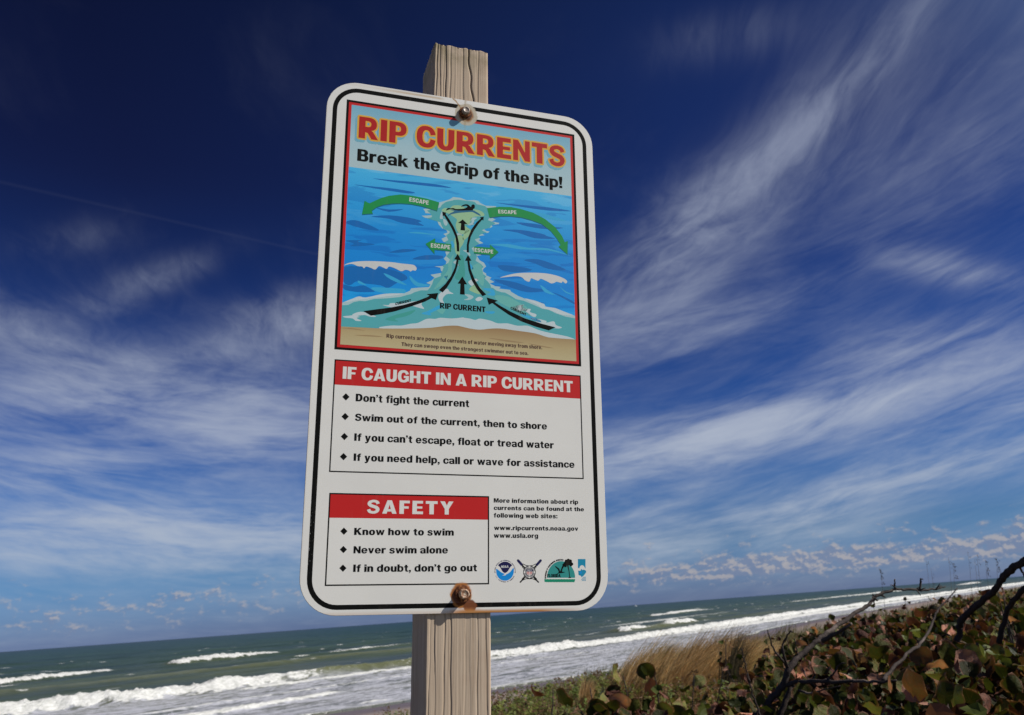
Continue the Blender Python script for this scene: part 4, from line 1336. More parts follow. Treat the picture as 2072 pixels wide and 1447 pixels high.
# text boxes
x0, y0, x1, y1 = -0.4291, 0.1140, 0.4235, 0.4780
fr = Flat()
box_frame(fr, x0, y0, x1, y1, 0.0042, m_black, 2)
fr.build('text_box', panel)
fr = Flat()
fr.rect(x0 + .0042, y0 + .0042, x1 - .0042, 0.1978, m_red, 3)
fr.build('header_band', panel)
x0, y0, x1, y1 = -0.4250, 0.5423, 0.0887, 0.8209
fr = Flat()
box_frame(fr, x0, y0, x1, y1, 0.0044, m_black, 2)
fr.build('text_box', panel)
fr = Flat()
fr.rect(x0 + .0044, y0 + .0044, x1 - .0044, 0.6182, m_red, 3)
fr.build('header_band', panel)
for z, c_, r_ in [(Z3, (267, 278), 25), (Z3, (262, 411), 25), (Z3, (257, 546), 25), (Z3, (251, 682), 25), (Z4, (328, 294), 23), (Z4, (325, 409), 23), (Z4, (322, 526), 23)]:
    fr = Flat()
    fr.poly([(c_[0] - r_, c_[1]), (c_[0], c_[1] - r_), (c_[0] + r_, c_[1]), (c_[0], c_[1] + r_)], m_black, 3, z)
    fr.build('bullet', panel)


# ---------------------------------------------------------------- emblems
def ring_text(fr, s, z, c_, rx, ry, a0, a1, h, m, layer, off=0.01, inward=False):
    """letters set one by one round an arc (angles clockwise from the top, degrees)"""
    n = len(s)
    for i, ch in enumerate(s):
        if ch == ' ':
            continue
        t = R(a0 + (a1 - a0) * (i + 0.5) / n)
        _, v, f = glyph(ch)
        v = v * h
        v[:, 0] -= (v[:, 0].min() + v[:, 0].max()) / 2
        rad = np.array([math.sin(t), -math.cos(t)])
        tan = np.array([math.cos(t), math.sin(t)])
        if inward:
            rad_, tan_ = -rad, -tan
        else:
            rad_, tan_ = rad, tan
        o = np.array(c_) + rad * np.array([rx, ry])
        P = o[None] + v[:, :1] * tan_[None] + v[:, 1:2] * rad_[None]
        k = len(fr.v)
        for p in P:
            fr.v.append(loc(*sp(z[0] + p[0] / z[2], z[1] + p[1] / z[2]), layer * 0.000012))
        mi = fr.slot(m)
        for x in f:
            fr.f.append([j + k for j in x])
            fr.mi.append(mi)


m_gray = print_mat('print_gray', (0.40, 0.40, 0.40))
fr = Flat()
fr.poly([(262, 320), (300, 283), (350, 257), (395, 250), (440, 257), (490, 283), (530, 320), (497, 350), (468, 400), (440, 440), (395, 468), (350, 440), (322, 395), (297, 350)], m_navy, 2, ZE, 2)
fr.poly([(230, 385), (280, 420), (330, 458), (390, 482), (450, 472), (500, 440), (555, 365), (563, 430), (550, 500), (505, 568), (445, 606), (395, 613), (330, 602), (270, 556), (235, 492), (226, 430)], m_cyan, 2, ZE, 2)
fr.poly([(340, 515), (375, 500), (395, 480), (465, 472), (420, 490), (400, 512)], m_white, 3, ZE)
ring_text(fr, 'NATIONAL OCEANIC AND ATMOSPHERIC ADMINISTRATION', ZE, (395, 432), 184, 196, -100, 100, 18, m_navy, 2)
ring_text(fr, 'U.S. DEPARTMENT OF COMMERCE', ZE, (395, 432), 202, 214, 245, 115, 18, m_navy, 2, inward=True)
fr.build('emblem', panel)
lettering('NOAA', ZE, (320, 370), (462, 366), (320, 324), (m_cap,), 0.07, layer=4)

fr = Flat()
for sgn in (1, -1):
    f_ = lambda x: 858 + sgn * (x - 858)
    fr.stroke([(f_(642), 228), (f_(722), 318)], 46, m_navy, 2, ZE)
    fr.disc(f_(642), 228, 23, 23, m_navy, 2.5, ZE, 12)
    fr.stroke([(f_(722), 318), (f_(1030), 640)], 24, m_black, 3, ZE)
    fr.disc(f_(1030), 640, 14, 14, m_black, 2.5, ZE, 10)
    fr.stroke([(f_(735), 292), (f_(795), 322), (f_(858), 332)], 11, m_black, 4, ZE)
    fr.stroke([(f_(735), 292), (f_(722), 345), (f_(765), 400), (f_(752), 450), (f_(770), 520), (f_(715), 585), (f_(730), 605), (f_(800), 575), (f_(858), 578)], 11, m_black, 4, ZE)
fr.disc(860, 450, 120, 126, m_black, 5, ZE, 32)
fr.disc(860, 450, 106, 112, m_gray, 6, ZE, 32)
for a_ in (0, 90, 180, 270):
    fr.disc(860 + 92 * math.sin(R(a_)), 450 - 97 * math.cos(R(a_)), 19, 19, m_white, 7, ZE, 10)
fr.disc(860, 450, 78, 84, m_black, 7.5, ZE, 28)
fr.disc(860, 450, 70, 76, m_gray, 8, ZE, 28)
fr.poly([(805, 395), (918, 395), (920, 440), (905, 490), (862, 520), (818, 490), (802, 440)], m_white, 9, ZE)
fr.poly([(805, 398), (918, 398), (921, 440), (803, 440)], m_navy, 10, ZE)
for x_ in (818, 846, 874, 902):
    fr.poly([(x_ - 7, 442), (x_ + 7, 442), (x_ + 6, 505 - abs(x_ - 861) * .4), (x_ - 6, 505 - abs(x_ - 861) * .4)], m_red, 10, ZE)
fr.build('emblem', panel)
lettering('USLA', ZE, (820, 434), (902, 434), (820, 412), (m_cap,), 0.07, layer=12)

fr = Flat()
fr.poly([(1462 + 268 * math.cos(R(180 + 180 * i / 28)), 558 + 318 * math.sin(R(180 + 180 * i / 28))) for i in range(29)], m_teal, 2, ZE)
ring_text(fr, 'DEPARTMENT OF ENVIRONMENTAL PROTECTION', ZE, (1462, 560), 282, 330, -92, 8, 30, m_black, 3, 0.03)
fr.poly([(1140, 582)] + [(1140 + 15 * i, 582 + (6 if i % 2 else -4)) for i in range(1, 40)] + [(1735, 582), (1718, 640)] + [(1718 - 15 * i, 640 + (5 if i % 2 else -3)) for i in range(1, 37)] + [(1150, 640)], m_emer, 2, ZE)
fr.stroke([(1590, 325), (1612, 420), (1622, 500), (1630, 560)], [26, 16, 14, 16], m_black, 4, ZE)
fr.poly([(1598, 562), (1612, 545), (1645, 545), (1655, 562)], m_black, 5, ZE)
for k_, (x_, y_, r_) in enumerate([(1600, 225, 32), (1560, 240, 30), (1640, 240, 32), (1540, 290, 34), (1590, 280, 46), (1640, 285, 40), (1670, 297, 26), (1545, 330, 26), (1650, 320, 22), (1510, 310, 22)]):
    fr.disc(x_, y_, r_, r_, m_black, 6 + 0.3 * k_, ZE, 14)
fr.poly([(1345, 345), (1360, 335), (1430, 385), (1445, 440), (1470, 370), (1500, 300), (1535, 320), (1490, 390), (1480, 440), (1545, 450), (1500, 465), (1420, 475), (1370, 490), (1420, 450), (1400, 400)], m_black, 5, ZE)
fr.build('emblem', panel)
lettering('FLORIDA', ZE, (1200, 548), (1455, 546), (1203, 487), (m_black,), 0.05, layer=10)

fr = Flat()
fr.poly([(1783, 200), (1928, 200), (1928, 385), (1895, 330), (1860, 315), (1825, 335), (1810, 380), (1783, 365)], m_sky2, 2, ZE)
fr.poly([(1788, 420), (1830, 425), (1850, 385), (1870, 410), (1900, 400), (1940, 425), (1940, 455), (1900, 510), (1855, 548), (1840, 520), (1795, 505)], m_sky2, 2, ZE)
fr.poly([(1815, 450), (1850, 430), (1860, 470), (1835, 490)], m_cyan, 3, ZE)
for k_, y_ in enumerate((540, 560, 582, 604)):
    fr.poly([(1880 - k_ * 18 + (30 if k_ == 3 else 0), y_), (1938, y_), (1938, y_ + 10), (1880 - k_ * 18 + (30 if k_ == 3 else 0), y_ + 10)], m_sky2, 2, ZE)
fr.build('emblem', panel)

# ---------------------------------------------------------------- post
m_wood, T, b = new_mat('weathered_wood', None, 0.85, 0.2)
oc = T.coord()
x_, y_, z_ = T.sep(oc)
gv = T.comb(T.math('MULTIPLY', x_, 300), T.math('MULTIPLY', y_, 6), T.math('MULTIPLY', z_, 300))
g1 = T.noise(gv, 1.0, 6, 0.65, 0.4)
g2 = T.noise(T.comb(T.math('MULTIPLY', x_, 60), T.math('MULTIPLY', y_, 1.6), T.math('MULTIPLY', z_, 60)), 1.0, 4, 0.6, 0.5)
g3 = T.noise(oc, 9, 5, 0.6)
c = T.mix(g2, (0.40, 0.30, 0.21), (0.64, 0.51, 0.375))
c = T.mix(T.mapr(g1, 0.35, 0.75, 0, 0.5), c, (0.64, 0.54, 0.42))
c = T.mix(T.mapr(g1, 0.44, 0.26, 0, 0.75), c, (0.15, 0.11, 0.08))
c = T.mix(T.mapr(g3, 0.52, 0.68, 0, 0.35), c, (0.42, 0.27, 0.19))
grv = T.attr('groove', 'Fac')
c = T.mix(T.math('MULTIPLY', grv, T.mapr(g3, 0.35, 0.6, 0.25, 0.75)), c, (0.05, 0.038, 0.03))
topm = T.mapr(y_, loc(0, -1.02)[1], loc(0, -1.13)[1])
c = T.mix(T.math('MULTIPLY', topm, T.mapr(T.noise(oc, 40, 4, 0.6), 0.35, 0.65, 0, 0.7)), c, (0.13, 0.125, 0.045))
T.put(b.inputs['Base Color'], c)
T.put(b.inputs['Normal'], T.bump(T.math('ADD', g1, T.math('MULTIPLY', g2, 1.5)), 0.4, 0.0007))

PT, PB = 1.1346, 1.30
ys = np.concatenate([np.linspace(-PT, -0.80, 90), np.linspace(-0.79, 0.80, 40), np.linspace(0.81, 1.32, 110), np.linspace(1.36, LB / S + 0.9, 40)])
zf, dep = -0.0033, 0.100


def px0(sy):
    return np.interp(sy, [-1.135, 0.915, 6], [-0.1213, -0.1133, -0.0935])


def px1(sy):
    return np.interp(sy, [-1.135, 0.915, 6], [0.0866, 0.0966, 0.117])


Gb = [(.07, .9, .006), (.155, .8, .007), (.275, .9, .008), (.385, 1.5, .009), (.80, .9, .008), (.925, .8, .008), (.60, .25, .010), (.69, .25, .010)]
Gt = [(.055, 1.0, .012), (.125, .9, .010), (.17, .7, .009), (.215, 1.1, .012), (.31, .8, .012), (.67, 1.8, .013), (.80, .9, .010), (.55, .5, .01)]
verts, faces, gro = [], [], []
NX, NZ = 110, 24
tt = np.linspace(0, 1, NX)
ring_n = None
rows = []
for r_, sy in enumerate(ys):
    a_, b_ = px0(sy) * S, px1(sy) * S
    top = sy < 0
    G_ = Gt if top else Gb
    dz_ = np.zeros(NX)
    gm = np.zeros(NX)
    for k_, (gc, gd, gw) in enumerate(G_):
        cxg = gc + 0.012 * math.sin(sy * 3.1 + k_ * 2) + 0.008 * math.sin(sy * 9 + k_ * 3) + 0.004 * math.sin(sy * 31 + k_ * 5)
        gd = gd * (0.55 + 0.75 * float(vnoise(np.array([sy * 4.0]), np.array([k_ * 3.7]), 88)[0]))
        if top and k_ == 5:
            cxg = 0.62 + (sy + 1.13) / 0.25 * 0.11 + 0.012 * math.sin(sy * 60)
        g_ = np.exp(-((tt - cxg) / gw) ** 2)
        dz_ -= g_ * gd * 0.0011
        gm = np.maximum(gm, g_ * min(1, gd))
        step = 0.00030 * (1 if k_ % 2 else -1)
        dz_ += step / (1 + np.exp(-(tt - cxg) * 220))
    dz_ += (fbm(tt * 40, tt * 0 + sy * 3, 3, 201) - 0.5) * 0.0005
    edge = np.minimum(tt, 1 - tt)
    dz_ -= np.clip(1 - edge / 0.03, 0, 1) ** 2 * 0.0025
    wob = (fbm(np.array([sy * 12.0]), np.array([3.0]), 3, 77)[0] - 0.5) * 0.0016
    row = [(a_ + wob * (1 - t) + (b_ - a_) * t, -sy * S + LB, zf + d_) for t, d_ in zip(tt, dz_)]
    gr_ = list(gm)
    sd_t = np.linspace(0, 1, NZ)[1:]
    rz = (fbm(sd_t * 14, sd_t * 0 + sy * 2, 3, 301) - 0.5) * 0.0018
    right_ = [(b_ + rz[i], -sy * S + LB, zf - .0025 - dep * t) for i, t in enumerate(sd_t)]
    back = [(b_ + (a_ - b_) * t, -sy * S + LB, zf - .0025 - dep) for t in np.linspace(0, 1, 6)[1:-1]]
    lz = (fbm(sd_t * 14, sd_t * 0 + sy * 2, 3, 401) - 0.5) * 0.003
    left_ = [(a_ + wob + lz[i], -sy * S + LB, zf - .0025 - dep * (1 - t + 0)) for i, t in enumerate(np.linspace(0, 1, NZ)[:-1])]
    ring = row + right_ + back + left_
    gr_ += [0] * (len(ring) - NX)
    if r_ == 0:
        # worn top: slightly uneven cut
        ring = [(x, y - 0.002 * abs(math.sin(x * 120)) - (0.0035 if i < 2 or i > NX - 3 else 0), z) for i, (x, y, z) in enumerate(ring)]
    ring_n = len(ring)
    verts += ring
    gro += gr_
for r_ in range(len(ys) - 1):
    for i in range(ring_n):
        j = (i + 1) % ring_n
        faces.append((r_ * ring_n + i, (r_ + 1) * ring_n + i, (r_ + 1) * ring_n + j, r_ * ring_n + j))
me = mesh_np('post', verts, faces)
set_f(me, 'groove', gro)
bm = bmesh.new()
bm.from_mesh(me)
bm.verts.ensure_lookup_table()
try:
    bm.faces.new([bm.verts[i] for i in range(ring_n)])
except ValueError:
    pass
bmesh.ops.recalc_face_normals(bm, faces=bm.faces)
bm.to_mesh(me)
bm.free()
link('post', me, m_wood, sign)

# ---------------------------------------------------------------- bolts
m_steel, T, b = new_mat('dull_zinc_bolt', None, 0.45, 0.5)
nz = T.noise(T.coord(), 300, 4, 0.6)
T.put(b.inputs['Base Color'], T.mix(T.mapr(nz, 0.4, 0.65), (0.40, 0.37, 0.32), (0.20, 0.12, 0.08)))
b.inputs['Metallic'].default_value = 0.15
T.put(b.inputs['Normal'], T.bump(nz, 0.4, 0.0006))
m_rust, T, b = new_mat('rusted_iron', None, 0.9, 0.2)
nz = T.noise(T.coord(), 260, 5, 0.65)
T.put(b.inputs['Base Color'], T.ramp(nz, [(0.3, (0.035, 0.014, 0.010)), (0.5, (0.14, 0.05, 0.022)), (0.65, (0.34, 0.14, 0.05))]))
T.put(b.inputs['Normal'], T.bump(nz, 0.7, 0.0010))
m_rustl, T, b = new_mat('rusted_bolt_face', None, 0.6, 0.4)
nz = T.noise(T.coord(), 320, 5, 0.65)
T.put(b.inputs['Base Color'], T.ramp(nz, [(0.35, (0.20, 0.08, 0.04)), (0.5, (0.38, 0.21, 0.12)), (0.62, (0.62, 0.55, 0.42))]))
T.put(b.inputs['Normal'], T.bump(nz, 0.7, 0.0010))


def lathe(profile, n, jit=0.0, seed=0):
    rs = random.Random(seed)
    vs, fs = [], []
    for r_, z in profile:
        for i in range(n):
            t = 2 * math.pi * i / n
            rr = r_ * (1 + jit * (rs.random() - 0.5))
            vs.append((rr * math.cos(t), rr * math.sin(t), z))
    for k_ in range(len(profile) - 1):
        for i in range(n):
            j = (i + 1) % n
            fs.append((k_ * n + i, k_ * n + j, (k_ + 1) * n + j, (k_ + 1) * n + i))
    fs.append(tuple((len(profile) - 1) * n + i for i in range(n)))
    return vs, fs


def bolt(center, head_mat, wash_mat, wr, hr, hz, seed):
    cx_, cy_, _ = loc(*center)
    vs, fs = lathe([(wr, 0.0), (wr, 0.0022), (wr * .93, 0.0030), (hr * .9, 0.0034)], 28, 0.05, seed)
    vs = [(x + cx_, y + cy_, z) for x, y, z in vs]
    me = bpy.data.meshes.new('bolt')
    me.from_pydata(vs, [], fs)
    w_ = link('washer', me, wash_mat)
    vs, fs = lathe([(hr, 0.0030), (hr * 1.02, 0.005), (hr, hz - 0.0018), (hr * .90, hz - 0.0004), (hr * .70, hz), (hr * .66, hz - .0003)], 20, 0.03, seed + 1)
    vs = [(x + cx_, y + cy_, z) for x, y, z in vs]
    me = bpy.data.meshes.new('bolt')
    me.from_pydata(vs, [], fs)
    h_ = link('bolt', me, head_mat, sign)
    me.shade_smooth()
    w_.parent = h_
    return h_


b1 = bolt((-0.0032, -0.8552), m_steel, m_rust, 0.0098, 0.0066, 0.0105, 1)
b1['label'] = 'dull grey bolt with a flaked rusty ring'
b2 = bolt((0.0025, 0.8490), m_rustl, m_rust, 0.0118, 0.0072, 0.0130, 5)
b2['label'] = 'heavily rusted brown bolt'

# ---------------------------------------------------------------- plants
sun_h = Vector((sd.x, sd.y, 0)).normalized()


def leaf_mat(name, use_attr):
    m = bpy.data.materials.new(name)
    m.use_nodes = True
    T = NT(m.node_tree)
    b = m.node_tree.nodes['Principled BSDF']
    if use_attr:
        c0 = T.attr('tint')
        vein = 0.0
    else:
        oi = T.n.new('ShaderNodeObjectInfo')
        c0 = oi.outputs['Color']
        lc = T.coord()
        x, y, z = T.sep(lc)
        # radial veins fanning from the stalk, a pale midrib
        ang = T.math('ARCTAN2', x, T.math('ADD', y, 0.08))
        rad = T.math('SQRT', T.math('ADD', T.math('MULTIPLY', x, x), T.math('MULTIPLY', y, y)))
        vv = T.math('ABSOLUTE', T.math('SINE', T.math('MULTIPLY', ang, 4.5)))
        vein = T.mapr(T.math('MULTIPLY', vv, T.math('ADD', rad, 0.1)), 0.035, 0.0, 0.0, 0.55)
        n_ = T.noise(lc, 3.0, 5, 0.65)
        c0 = T.mix(T.mapr(n_, 0.42, 0.75, 0, 0.7), c0, T.mix(1.0, c0, (1.7, 0.92, 0.7), 'MULTIPLY'))
        c0 = T.mix(T.mapr(rad, 0.78, 0.93, 0, 0.55), c0, (0.14, 0.05, 0.03))
        c0 = T.mix(T.math('MULTIPLY', T.mapr(rad, 0.93, 0.99, 0, 0.75), T.mapr(n_, 0.45, 0.62)), c0, (0.46, 0.25, 0.18))  # pale pink rim, painted in as sunlight caught on the leaf edge
        spots = T.mapr(T.noise(lc, 9.0, 3, 0.6), 0.66, 0.72)
        c0 = T.mix(T.math('MULTIPLY', spots, 0.7), c0, (0.13, 0.05, 0.03))
        c0 = T.mix(vein, c0, T.mix(0.5, c0, (0.36, 0.20, 0.11)))
        T.put(b.inputs['Normal'], T.bump(T.math('ADD', n_, T.math('MULTIPLY', vein, 1.5)), 0.35, 0.05))
    T.put(b.inputs['Base Color'], c0)
    b.inputs['Roughness'].default_value = 0.5
    b.inputs['Specular IOR Level'].default_value = 0.12
    tr = T.n.new('ShaderNodeBsdfTranslucent')
    T.put(tr.inputs['Color'], T.mix(1.0, c0, (1.5, 1.5, 0.7), 'MULTIPLY'))
    mx = T.n.new('ShaderNodeMixShader')
    mx.inputs[0].default_value = 0.20
    T.l.new(b.outputs[0], mx.inputs[1])
    T.l.new(tr.outputs[0], mx.inputs[2])
    T.l.new(mx.outputs[0], m.node_tree.nodes['Material Output'].inputs[0])
    return m


m_leaf = leaf_mat('sea_grape_leaf', False)
m_leafs = leaf_mat('foliage', True)


def leaf_geo(n=14, cup=0.2, fold=0.25, wav=0.08, seed=0):
    """round leathery leaf with a notch at the stalk; radius 1, stalk at the origin side -y"""
    rs = random.Random(seed)
    vs = [(0, -0.72, 0.0)]
    ph = rs.random() * 6
    for ring_, rr in ((1, 0.55), (2, 1.0)):
        for i in range(n):
            t = -math.pi / 2 + 2 * math.pi * (i + 0.5) / n
            r_ = rr * (1.0 + (0.07 * math.sin(3 * t + ph) + 0.05 * math.sin(5 * t + 2 * ph) + rs.uniform(-.07, .05)) * (ring_ - 1))
            x = r_ * math.cos(t) * 1.04
            y = r_ * math.sin(t) * 0.96
            d = (x * x + y * y)
            z = cup * d * 0.5 + fold * abs(x) * 0.5 + wav * math.sin(4 * t + ph) * (ring_ - 1) + 0.10 * math.sin(2 * t + ph) * d
            vs.append((x, y, z))
    k = len(vs)
    vs.append((0, 0.05, 0.0))
    fs = []
    for i in range(n):
        j = (i + 1) % n
        fs.append((1 + i, 1 + n + i, 1 + n + j, 1 + j))
        if i == n - 1:
            fs.append((k, 1 + i, 0))
            fs.append((k, 0, 1))
            fs[-4 if False else -3] = fs[-3]
        else:
            fs.append((k, 1 + i, 1 + j))
    # notch: drop the rim quad at the stalk
    fs.remove((n, 2 * n, 1 + n, 1)) if (n, 2 * n, 1 + n, 1) in fs else None
    return vs, fs


leaf_meshes = []
for i, (cup, fold, wav) in enumerate([(0.30, 0.35, 0.10), (0.6, 0.2, 0.13), (-0.35, 0.6, 0.08), (0.2, 1.0, 0.14), (0.8, 0.4, 0.18), (-0.55, 0.3, 0.16)]):
    vs_, fs_ = leaf_geo(14, cup, fold, wav, i)
    me = bpy.data.meshes.new('leaf')
    me.from_pydata(vs_, [], fs_)
    me.materials.append(m_leaf)
    me.shade_smooth()
    leaf_meshes.append(me)
LOW = [leaf_geo(8, c_, f_, 0.06, 40 + i) for i, (c_, f_) in enumerate([(0.2, 0.3), (-0.2, 0.4), (0.4, 0.1)])]
LOW = [(np.array(v), [list(f) for f in fs]) for v, fs in LOW]

PAL = [((0.024, 0.031, 0.007), 9), ((0.058, 0.070, 0.016), 6), ((0.125, 0.140, 0.042), 3), ((0.048, 0.018, 0.012), 3), ((0.36, 0.19, 0.13), 1.5), ((0.11, 0.062, 0.028), 1.6)]
PALW = [w_ for _, w_ in PAL]


def leaf_color(rs, red=0.0):
    c_ = rs.choices([p for p, _ in PAL], PALW)[0]
    if rs.random() < red:
        c_ = rs.choice([(0.11, 0.045, 0.028), (0.30, 0.15, 0.10), (0.06, 0.024, 0.016)])
    k_ = 0.65 + 0.75 * rs.random()
    return tuple(x * k_ for x in c_)


class Tubes:
    def __init__(s):
        s.v = []
        s.f = []

    def add(s, pts, radii, n=8, knob=0.0, seed=0):
        rs = random.Random(seed)
        P = [Vector(p) for p in pts]
        base_ = len(s.v)
        a_ = None
        wob = [rs.uniform(-1, 1) for _ in range(len(P) // 3 + 3)]
        for i, p in enumerate(P):
            t = (P[min(i + 1, len(P) - 1)] - P[max(i - 1, 0)]).normalized()
            if a_ is None:
                a_ = t.cross(Vector((0.31, 0.9, 0.2)))
            a_ = (a_ - t * a_.dot(t)).normalized()         # carried along the tube without twist
            b_ = t.cross(a_)
            w0, wf = divmod(i / 3, 1)
            kb = 1 + knob * (wob[int(w0)] * (1 - wf) + wob[int(w0) + 1] * wf)
            for j in range(n):
                th = 2 * math.pi * j / n
                rr = radii[i] * kb * (1 + knob * 0.35 * (rs.random() - 0.5))
                s.v.append(p + (a_ * math.cos(th) + b_ * math.sin(th)) * rr)
        for i in range(len(P) - 1):
            for j in range(n):
                k_ = (j + 1) % n
                s.f.append((base_ + i * n + j, base_ + i * n + k_, base_ + (i + 1) * n + k_, base_ + (i + 1) * n + j))
        s.f.append(tuple(base_ + j for j in range(n))[::-1])
        s.f.append(tuple(base_ + (len(P) - 1) * n + j for j in range(n)))

    def build(s, name, mat, parent, origin=Vector((0, 0, 0))):
        me = bpy.data.meshes.new(name)
        me.from_pydata([tuple(v - origin) for v in s.v], [], s.f)
        me.shade_smooth()
        return link(name, me, mat, parent)


def smooth_path(P, k=5, jit=0.0, seed=0):
    rs = random.Random(seed)
    P = [np.array(p, float) for p in P]
    P = [2 * P[0] - P[1]] + P + [2 * P[-1] - P[-2]]
    out = []
    for i in range(1, len(P) - 2):
        p0, p1, p2, p3 = P[i - 1:i + 3]
        for j in range(k):
            t = j / k
            q = 0.5 * (2 * p1 + (p2 - p0) * t + (2 * p0 - 5 * p1 + 4 * p2 - p3) * t * t + (3 * p1 - p0 - 3 * p2 + p3) * t ** 3)
            out.append(q + np.array([rs.gauss(0, jit) for _ in range(3)]))
    out.append(P[-2])
    return out


m_bark, T, b = new_mat('grey_bark', None, 0.85, 0.25)
oc = T.coord()
n1 = T.noise(oc, 60, 5, 0.65)
n2 = T.noise(oc, 9, 3, 0.6)
c = T.mix(n1, (0.022, 0.016, 0.014), (0.085, 0.065, 0.056))
c = T.mix(T.mapr(n2, 0.58, 0.70, 0, 0.6), c, (0.28, 0.22, 0.19))
T.put(b.inputs['Base Color'], c)
T.put(b.inputs['Normal'], T.bump(n1, 0.9, 0.006))
m_dark, T, b = new_mat('dark_bark', None, 0.9, 0.15)
oc = T.coord()
n1 = T.noise(oc, 50, 5, 0.65)
T.put(b.inputs['Base Color'], T.mix(n1, (0.022, 0.017, 0.016), (0.075, 0.058, 0.05)))
T.put(b.inputs['Normal'], T.bump(n1, 0.9, 0.006))

# extent of the sea grape thicket: how far it reaches in each direction from where one stands
AZ = np.array([-2.0, 0.5, 2, 5, 9, 12.5, 14.5, 17.5, 21, 24, 26.5, 31, 40, 55, 75])
DF = np.array([2.2, 3.0, 3.7, 4.4, 4.7, 5.2, 6.8, 7.6, 9.4, 12.5, 15.5, 20, 24, 24, 18])


def canopy(x, y):
    d = np.hypot(x, y)
    a = np.degrees(np.arctan2(x, y))
    z = EYE - np.interp(a, [0, 4, 12, 15, 20, 25, 35], [0.46, 0.50, 0.55, 0.44, 0.35, 0.28, 0.34]) + (fbm(x * 0.8, y * 0.8, 3, 500) - 0.5) * np.interp(a, [10, 18], [0.14, 0.30])
    z = z - np.clip(3.2 - d, 0, 3) * 0.12
    return z


CEN = [(0.55, 3.5), (1.35, 3.2), (1.25, 4.4), (2.1, 3.6), (2.0, 5.2), (3.0, 4.2), (2.3, 7.0), (3.4, 6.2), (4.3, 5.0), (3.6, 9.0), (5.2, 7.6), (5.3, 11.6), (7.2, 9.4), (8.6, 13.6)]
WHERE = ['lowest and leftmost sea grape shrub, nearest the wooden post', 'sea grape shrub with big leaves along the bottom, second from the post', 'sea grape shrub in front of the tan grass clump',
         'sea grape shrub behind the bare twigs at the foot of the long dead branch', 'sea grape shrub just right of the tan grass clump', 'sea grape shrub under the horizontal dead branch with large pink-veined leaves',
         'sea grape shrub with reddish tips where the long dead branch crosses the surf', 'sea grape shrub in the middle of the thicket below the arching dead branch', 'sea grape shrub at the lower right corner with large leaves',
         'sea grape shrub whose small leaves meet the strip of wet sand', 'sea grape shrub below the thick dark limb at the right edge', 'distant small-leaved sea grape shrub left of the thick dark limb',
         'sea grape shrub at the right edge beneath the forked dark limb', 'farthest sea grape shrub, beside the yellow dune grass at right']
NLEAF = 17000
rs = random.Random(21)
pts = []
while len(pts) < NLEAF:
    a_ = rs.uniform(-2, 62)
    dmax = float(np.interp(a_, AZ, DF))
    # density falls with distance
    d_ = math.sqrt(rs.uniform(2.3 ** 2, 24 ** 2)) if rs.random() < 0.42 else math.sqrt(rs.uniform(2.3 ** 2, 8.5 ** 2))
    if d_ > dmax * (0.96 + 0.10 * rs.random()):
        continue
    if a_ > 42 and rs.random() < 0.72:
        continue
    pts.append((d_ * math.sin(R(a_)), d_ * math.cos(R(a_)), a_, d_))
pts = np.array(pts)
zc_ = canopy(pts[:, 0], pts[:, 1])
depth = np.abs(rng.normal(0, 0.16, len(pts))) + np.where(rng.random(len(pts)) < 0.3, rng.random(len(pts)) * 0.35, 0) - 0.06
edge_d = np.interp(pts[:, 2], AZ, DF) - pts[:, 3]
depth = depth + np.where(edge_d < 0.35, rng.random(len(pts)) * 0.5, 0)
# a few leafy shoots stick up from the mass
pz = zc_ - depth
cen_a = np.array(CEN)
own = np.argmin((pts[:, 0:1] - cen_a[None, :, 0]) ** 2 + (pts[:, 1:2] - cen_a[None, :, 1]) ** 2, axis=1)

SHOOTS = [(1455, 1318, 6.2), (1470, 1300, 6.4), (1550, 1290, 7.2), (1592, 1290, 6.0), (1635, 1298, 6.6), (1725, 1272, 6.2), (1790, 1222, 11), (1830, 1212, 10), (1885, 1225, 10), (1320, 1352, 4.1), (1262, 1378, 3.8), (1120, 1405, 3.3), (1195, 1402, 3.5),
          (1405, 1372, 4.4), (2020, 1203, 4.4), (2032, 1212, 4.4), (1700, 1290, 5.5), (1740, 1262, 7.5), (1920, 1215, 13)]


def leaf_matrix(p, r_, rs, face_cam=False):
    """leaf with its blade facing somewhere between the light and the open side of the shrub"""
    n = Vector((rs.gauss(0, 1), rs.gauss(0, 1), rs.gauss(0, 1))).normalized()
    n = (n * 0.9 + sun_h * 0.35 + Vector((0, 0, 0.35)) + Vector((0.0, -0.25, 0)) * (1 if rs.random() < .5 else -1))
    if face_cam:
        n = n * 0.35 + Vector((rs.uniform(-.4, .6), -1, rs.uniform(-.1, .5)))
    n.normalize()
    upv = Vector((rs.gauss(0, 0.6), rs.gauss(0, 0.6), 1))
    x_ = upv.cross(n).normalized()
    y_ = n.cross(x_)
    M = Matrix((x_, y_, n)).transposed().to_4x4()
    M = Matrix.Translation(p) @ M @ Matrix.Diagonal((r_ * rs.uniform(.72, 1.06), r_ * rs.uniform(.9, 1.08), r_ * rs.uniform(.8, 1.5), 1))
    return M


